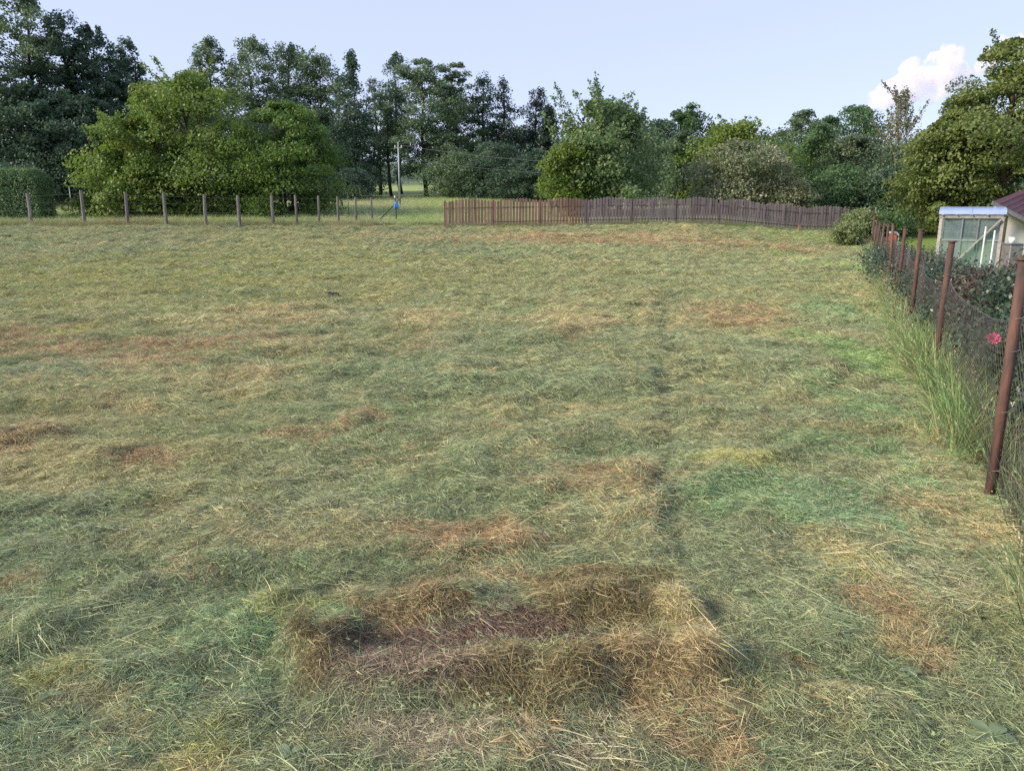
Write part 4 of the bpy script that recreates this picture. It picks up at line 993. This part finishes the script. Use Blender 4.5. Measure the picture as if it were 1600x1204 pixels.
def scatter(name, label, P, rot, scl, tnt, idx, protos):
    me = bpy.data.meshes.new(name); n = len(P)
    me.vertices.add(n); me.vertices.foreach_set('co', np.ascontiguousarray(P, np.float32).ravel())
    a = me.attributes.new('rot', 'FLOAT_VECTOR', 'POINT'); a.data.foreach_set('vector', np.ascontiguousarray(rot, np.float32).ravel())
    a = me.attributes.new('scl', 'FLOAT_VECTOR', 'POINT'); a.data.foreach_set('vector', np.ascontiguousarray(scl, np.float32).ravel())
    a = me.attributes.new('tint', 'FLOAT_COLOR', 'POINT'); a.data.foreach_set('color', np.concatenate([tnt, np.ones((n, 1))], 1).astype(np.float32).ravel())
    a = me.attributes.new('idx', 'INT', 'POINT'); a.data.foreach_set('value', np.ascontiguousarray(idx, np.int32))
    me.update(); me.materials.append(protos[0].data.materials[0])
    o = link(name, me); tag(o, label, None, None, 'stuff')
    ng = bpy.data.node_groups.new(name + '_scatter', 'GeometryNodeTree')
    ng.interface.new_socket('Geometry', in_out='INPUT', socket_type='NodeSocketGeometry'); ng.interface.new_socket('Geometry', in_out='OUTPUT', socket_type='NodeSocketGeometry')
    N, Lk = ng.nodes, ng.links
    gi, go = N.new('NodeGroupInput'), N.new('NodeGroupOutput'); jn = N.new('GeometryNodeJoinGeometry')
    for p in protos:
        oi = N.new('GeometryNodeObjectInfo'); oi.inputs['Object'].default_value = p; oi.transform_space = 'ORIGINAL'
        gt = N.new('GeometryNodeGeometryToInstance'); Lk.new(oi.outputs['Geometry'], gt.inputs[0]); Lk.new(gt.outputs[0], jn.inputs[0])
    ip = N.new('GeometryNodeInstanceOnPoints'); ip.inputs['Pick Instance'].default_value = True
    def attr(nm, ty):
        q = N.new('GeometryNodeInputNamedAttribute'); q.data_type = ty; q.inputs['Name'].default_value = nm
        return [s for s in q.outputs if s.enabled and s.name == 'Attribute'][0]
    Lk.new(gi.outputs[0], ip.inputs['Points']); Lk.new(jn.outputs[0], ip.inputs['Instance'])
    Lk.new(attr('idx', 'INT'), ip.inputs['Instance Index']); Lk.new(attr('scl', 'FLOAT_VECTOR'), ip.inputs['Scale'])
    er = N.new('FunctionNodeEulerToRotation'); Lk.new(attr('rot', 'FLOAT_VECTOR'), er.inputs[0]); Lk.new(er.outputs[0], ip.inputs['Rotation'])
    Lk.new(ip.outputs[0], go.inputs[0])
    md = o.modifiers.new('scatter', 'NODES'); md.node_group = ng
    return o

hay_p = [tuft('hay_tuft', M['hay'], 52, .11, .045, .15, .0036, (-8, 20), 400 + k, 1.3, 2, .22, .024) for k in range(6)]
hay_l = [tuft('long_hay_tuft', M['hay'], 14, .16, .14, .30, .0032, (-6, 16), 420 + k, .6, 3, .22, .03) for k in range(3)]
stub = [tuft('stubble_tuft', M['grass'], 40, .10, .03, .09, .0035, (35, 88), 440 + k, math.pi, 3, .5, 0) for k in range(3)]
tallp = [tuft('tall_grass_tuft', M['grass'], 34, .10, .25, .62, .0052, (58, 89), 460 + k, math.pi, 4, .35, 0, heads=3) for k in range(4)]

def region(y0, y1, dens, seed, margin=1.2):
    rg = np.random.default_rng(seed); w1 = .70 * y1 + margin
    n = int((y1 - y0) * 2 * w1 * dens); x = rg.uniform(-w1, w1, n); y = rg.uniform(y0, y1, n)
    k = np.abs(x) < .70 * y + margin
    return x[k], y[k], rg
def flow(x, y): return (fbm(x, y, 2.4, 501, 2) - .5) * 3.6 + (noise(x, y, .3, 511) - .5) * 2.2

def hay_layer(y0, y1, dens, seed, sc, protos, lift=.012, tilt=.25, zs=1.0):
    x, y, rg = region(y0, y1, dens, seed); k = in_field(x, y) > .5; x, y = x[k], y[k]; n = len(x)
    m = micro(x, y); k2 = rg.random(n) < np.clip(.62 + m * 7, .25, 1); x, y, m = x[k2], y[k2], m[k2]; n = len(x)
    P = np.stack([x, y, base_h(x, y) + m + lift * rg.random(n)], 1)
    # lean with the slope of the heaps
    e = .06; gxs = (micro(x + e, y) - micro(x - e, y)) / (2 * e); gys = (micro(x, y + e) - micro(x, y - e)) / (2 * e)
    rz = flow(x, y) + rg.normal(0, .6, n); c, s = np.cos(rz), np.sin(rz)
    ty = -np.arctan(gxs * c + gys * s) + rg.normal(0, tilt * .5, n); tx = np.arctan(-gxs * s + gys * c) + rg.normal(0, tilt * .5, n)
    scl = (sc * rg.uniform(.7, 1.25, n))[:, None] * np.array((1, 1, zs)); scl[:, 2] *= rg.uniform(.7, 1.7, n)
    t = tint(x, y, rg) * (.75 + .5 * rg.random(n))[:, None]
    # single bleached or fresh tufts
    q = rg.random(n)[:, None]; t = np.where(q < .07, t * .4 + STRAW * .6, np.where(q > .94, t * .5 + GREEN * .5, t))
    return P, np.stack([tx, ty, rz], 1), scl, t, rg.integers(0, len(protos), n)
def cat(*L): return [np.concatenate(q) for q in zip(*L)]
scatter('cut_hay', 'cut hay lying all over the field', *cat(hay_layer(1.2, 3.6, 1700, 1, .45, hay_p, .006), hay_layer(3.6, 6.5, 900, 11, .55, hay_p, .008), hay_layer(6.5, 11, 380, 2, .78, hay_p), hay_layer(11, 20, 150, 3, 1.15, hay_p, .012), hay_layer(20, 40, 55, 4, 1.75, hay_p, .015)), hay_p)
scatter('long_hay', 'long loose hay stalks over the cut hay', *cat(hay_layer(1.2, 6, 80, 5, .5, hay_l, .015), hay_layer(6, 14, 20, 6, .8, hay_l, .015)), hay_l)
# standing stubble showing between the swaths
x, y, rg = region(1.2, 9, 70, 21); k = (in_field(x, y) > .5) & (rg.random(len(x)) < np.clip(.9 - y / 12, .2, 1)); x, y = x[k], y[k]; n = len(x)
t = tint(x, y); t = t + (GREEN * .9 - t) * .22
scatter('stubble', 'short green stubble between the swaths', np.stack([x, y, ground_h(x, y) - .01], 1), np.stack([rg.normal(0, .12, n), rg.normal(0, .12, n), rg.uniform(0, 6.28, n)], 1), np.repeat(rg.uniform(.5, 1.0, n)[:, None], 3, 1), t, rg.integers(0, 3, n), stub)
# small torn leaves and clover among the hay
def leaf_bits(name, seed):
    rg = np.random.default_rng(seed); n = 9
    C = np.stack([rg.normal(0, .05, n), rg.normal(0, .05, n), .012 + .02 * rg.random(n)], 1)
    V, F, rn = cards(C, nrm(rg.normal(0, 1, (n, 3)) * (1, 1, .3)), nrm(rg.normal(0, .45, (n, 3)) + (0, 0, 1)), .018 * rg.uniform(.4, 1.3, n), .011 * rg.uniform(.6, 1.2, n), .3 + .5 * rg.random(n))
    return bpy.data.objects.new(name, np_mesh(name, V, F, {'rnd': rn}, [M['grass']]))
bits = [leaf_bits('leaf_bits', 480 + k) for k in range(3)]
x, y, rg = region(1.2, 8, 17, 51); k = (in_field(x, y) > .5) & (rg.random(len(x)) < .25 + .75 * sstep(.5, .7, fbm(x, y, .8, 711))); x, y = x[k], y[k]; n = len(x)
t = np.array((.24, .34, .15)) + (np.array((.36, .38, .23)) - np.array((.24, .34, .15))) * rg.random((n, 1)) ** 2.5
scatter('torn_leaves', 'small torn green leaves lying among the cut hay', np.stack([x, y, ground_h(x, y) + .012], 1), np.stack([rg.normal(0, .3, n), rg.normal(0, .3, n), rg.uniform(0, 6.28, n)], 1), np.repeat(rg.uniform(.6, 1.3, n)[:, None], 3, 1), t, rg.integers(0, 3, n), bits)
# uncut grass: along the rusty fence, along the posts, in the meadow
Ps = []
rg = np.random.default_rng(31)
def tall_layer(x, y, hs, col, seed, var=.35):
    rg = np.random.default_rng(seed); n = len(x)
    sc_ = hs * rg.uniform(1 - var, 1 + var, n)
    return np.stack([x, y, ground_h(x, y) - .02], 1), np.stack([rg.normal(0, .10, n), rg.normal(0, .10, n), rg.uniform(0, 6.28, n)], 1), np.stack([np.maximum(sc_, .7), np.maximum(sc_, .7), sc_], 1), np.asarray(col) * rg.uniform(.75, 1.3, (n, 1)), rg.integers(0, 4, n)
n = 1150; y = rg.uniform(2.5, 34, n) ** 1.0; uu = rg.normal(.10, .10, n); x = FX0 + FXS * y + uu
k = (fbm(x * 2, y, 1.2, 601) > .33) & ~((np.abs(y - 4.2) < .5) & (uu < .1)); x, y = x[k], y[k]
c = np.where(rg.random((len(x), 1)) < .33, np.array((.34, .30, .16)), np.array((.145, .20, .09)))
Ps.append(tall_layer(x, y, .72, c * 1.15, 1))
n = 1100; y = rg.uniform(7.5, 30, n); uu = rg.normal(-.02, .11, n); x = FX0 + FXS * y + uu
Ps.append(tall_layer(x, y, .62, np.where(rg.random((n, 1)) < .25, np.array((.33, .30, .16)), np.array((.18, .27, .10))), 8))
n = 60; y = rg.uniform(4.7, 8.5, n); uu = rg.normal(0, .09, n); x = FX0 + FXS * y + uu
Ps.append(tall_layer(x, y, .85, np.array((.17, .29, .10)), 7))
n = 2000; x = rg.uniform(-30, -6.5, n); y = 36.4 + 1.4 * rg.random(n) + .25 * np.sin(x)
Ps.append(tall_layer(x, y, .55, np.where(rg.random((n, 1)) < .4, np.array((.30, .26, .15)), np.array((.19, .23, .10))), 2))
n = 14000; x = rg.uniform(-34, 0, n); y = 37.6 + 22 * rg.random(n) ** 1.3; k = (np.abs(y - 45.5) > 1.0); x, y = x[k], y[k]
q = fbm(x, y, 4, 611)[:, None]; P_ = tall_layer(x, y, .5, np.array((.34, .43, .18)) + (np.array((.40, .43, .23)) - np.array((.34, .43, .18))) * sstep(.4, .7, q), 3); P_[2][:, :2] *= 1.8; Ps.append(P_)
n = 900; s = rg.random(n); x = -3 + s * 20; y = 35.75 + s * 3.45 + rg.normal(0, .12, n)
Ps.append(tall_layer(x, y, .42, np.where(s[:, None] > .7, np.array((.13, .25, .06)), np.array((.17, .19, .08))), 4))
n = 1500; x = rg.uniform(14, 34, n); y = rg.uniform(37.5, 42, n); k = fence_u(x, y) > .5; Ps.append(tall_layer(x[k], y[k], .9, np.array((.11, .18, .06)), 5))
scatter('standing_grass', 'uncut standing grass under the fences and over the meadow', *cat(*Ps), tallp)

# broad leaved weeds lying in the near hay
def weed(px, py, s_, lab, seed, n=6):
    c = pg(px, py); rg = np.random.default_rng(seed); V, F, R = [], [], []
    for k in range(n):
        a = k / n * 6.283 + rg.normal(0, .3); L = s_ * rg.uniform(.7, 1.2); w = L * .34; el = rg.uniform(.15, .6); o = len(V)
        for j, (q, ww) in enumerate(((0, .12), (.3, .8), (.6, 1), (.85, .6), (1, .06))):
            r = q * L; z = math.sin(el) * r - .5 * r * r / L * .8; ca, sa = math.cos(a), math.sin(a)
            for sd_ in (-1, 0, 1): V.append((r * ca - sd_ * ww * w * sa, r * sa + sd_ * ww * w * ca, z + .02 + abs(sd_) * ww * w * .25)); R.append(.2 + .7 * rg.random())
            if j: 
                b = o + j * 3; F += [(b - 3, b - 2, b + 1, b), (b - 2, b - 1, b + 2, b + 1)]
    me = np_mesh('leafy_weed', V, F, {'rnd': np.array(R)}, [M['weed']], True)
    tag(link('leafy_weed', me, None, (c[0], c[1], gz(*c) + .005)), lab, 'weed', 'broad leaved weeds in the hay')
weed(80, 1095, .045, 'grey green broad leaf beside a yellowish tuft', 2, 3)
weed(455, 1192, .05, 'bluish leaf rosette below the hay heap', 3, 5)
weed(1420, 1050, .04, 'light green weed at the edge of the tan hay patch', 5, 4)
weed(1545, 1165, .07, 'long leaved green weed in the near corner by the fence', 8, 8)
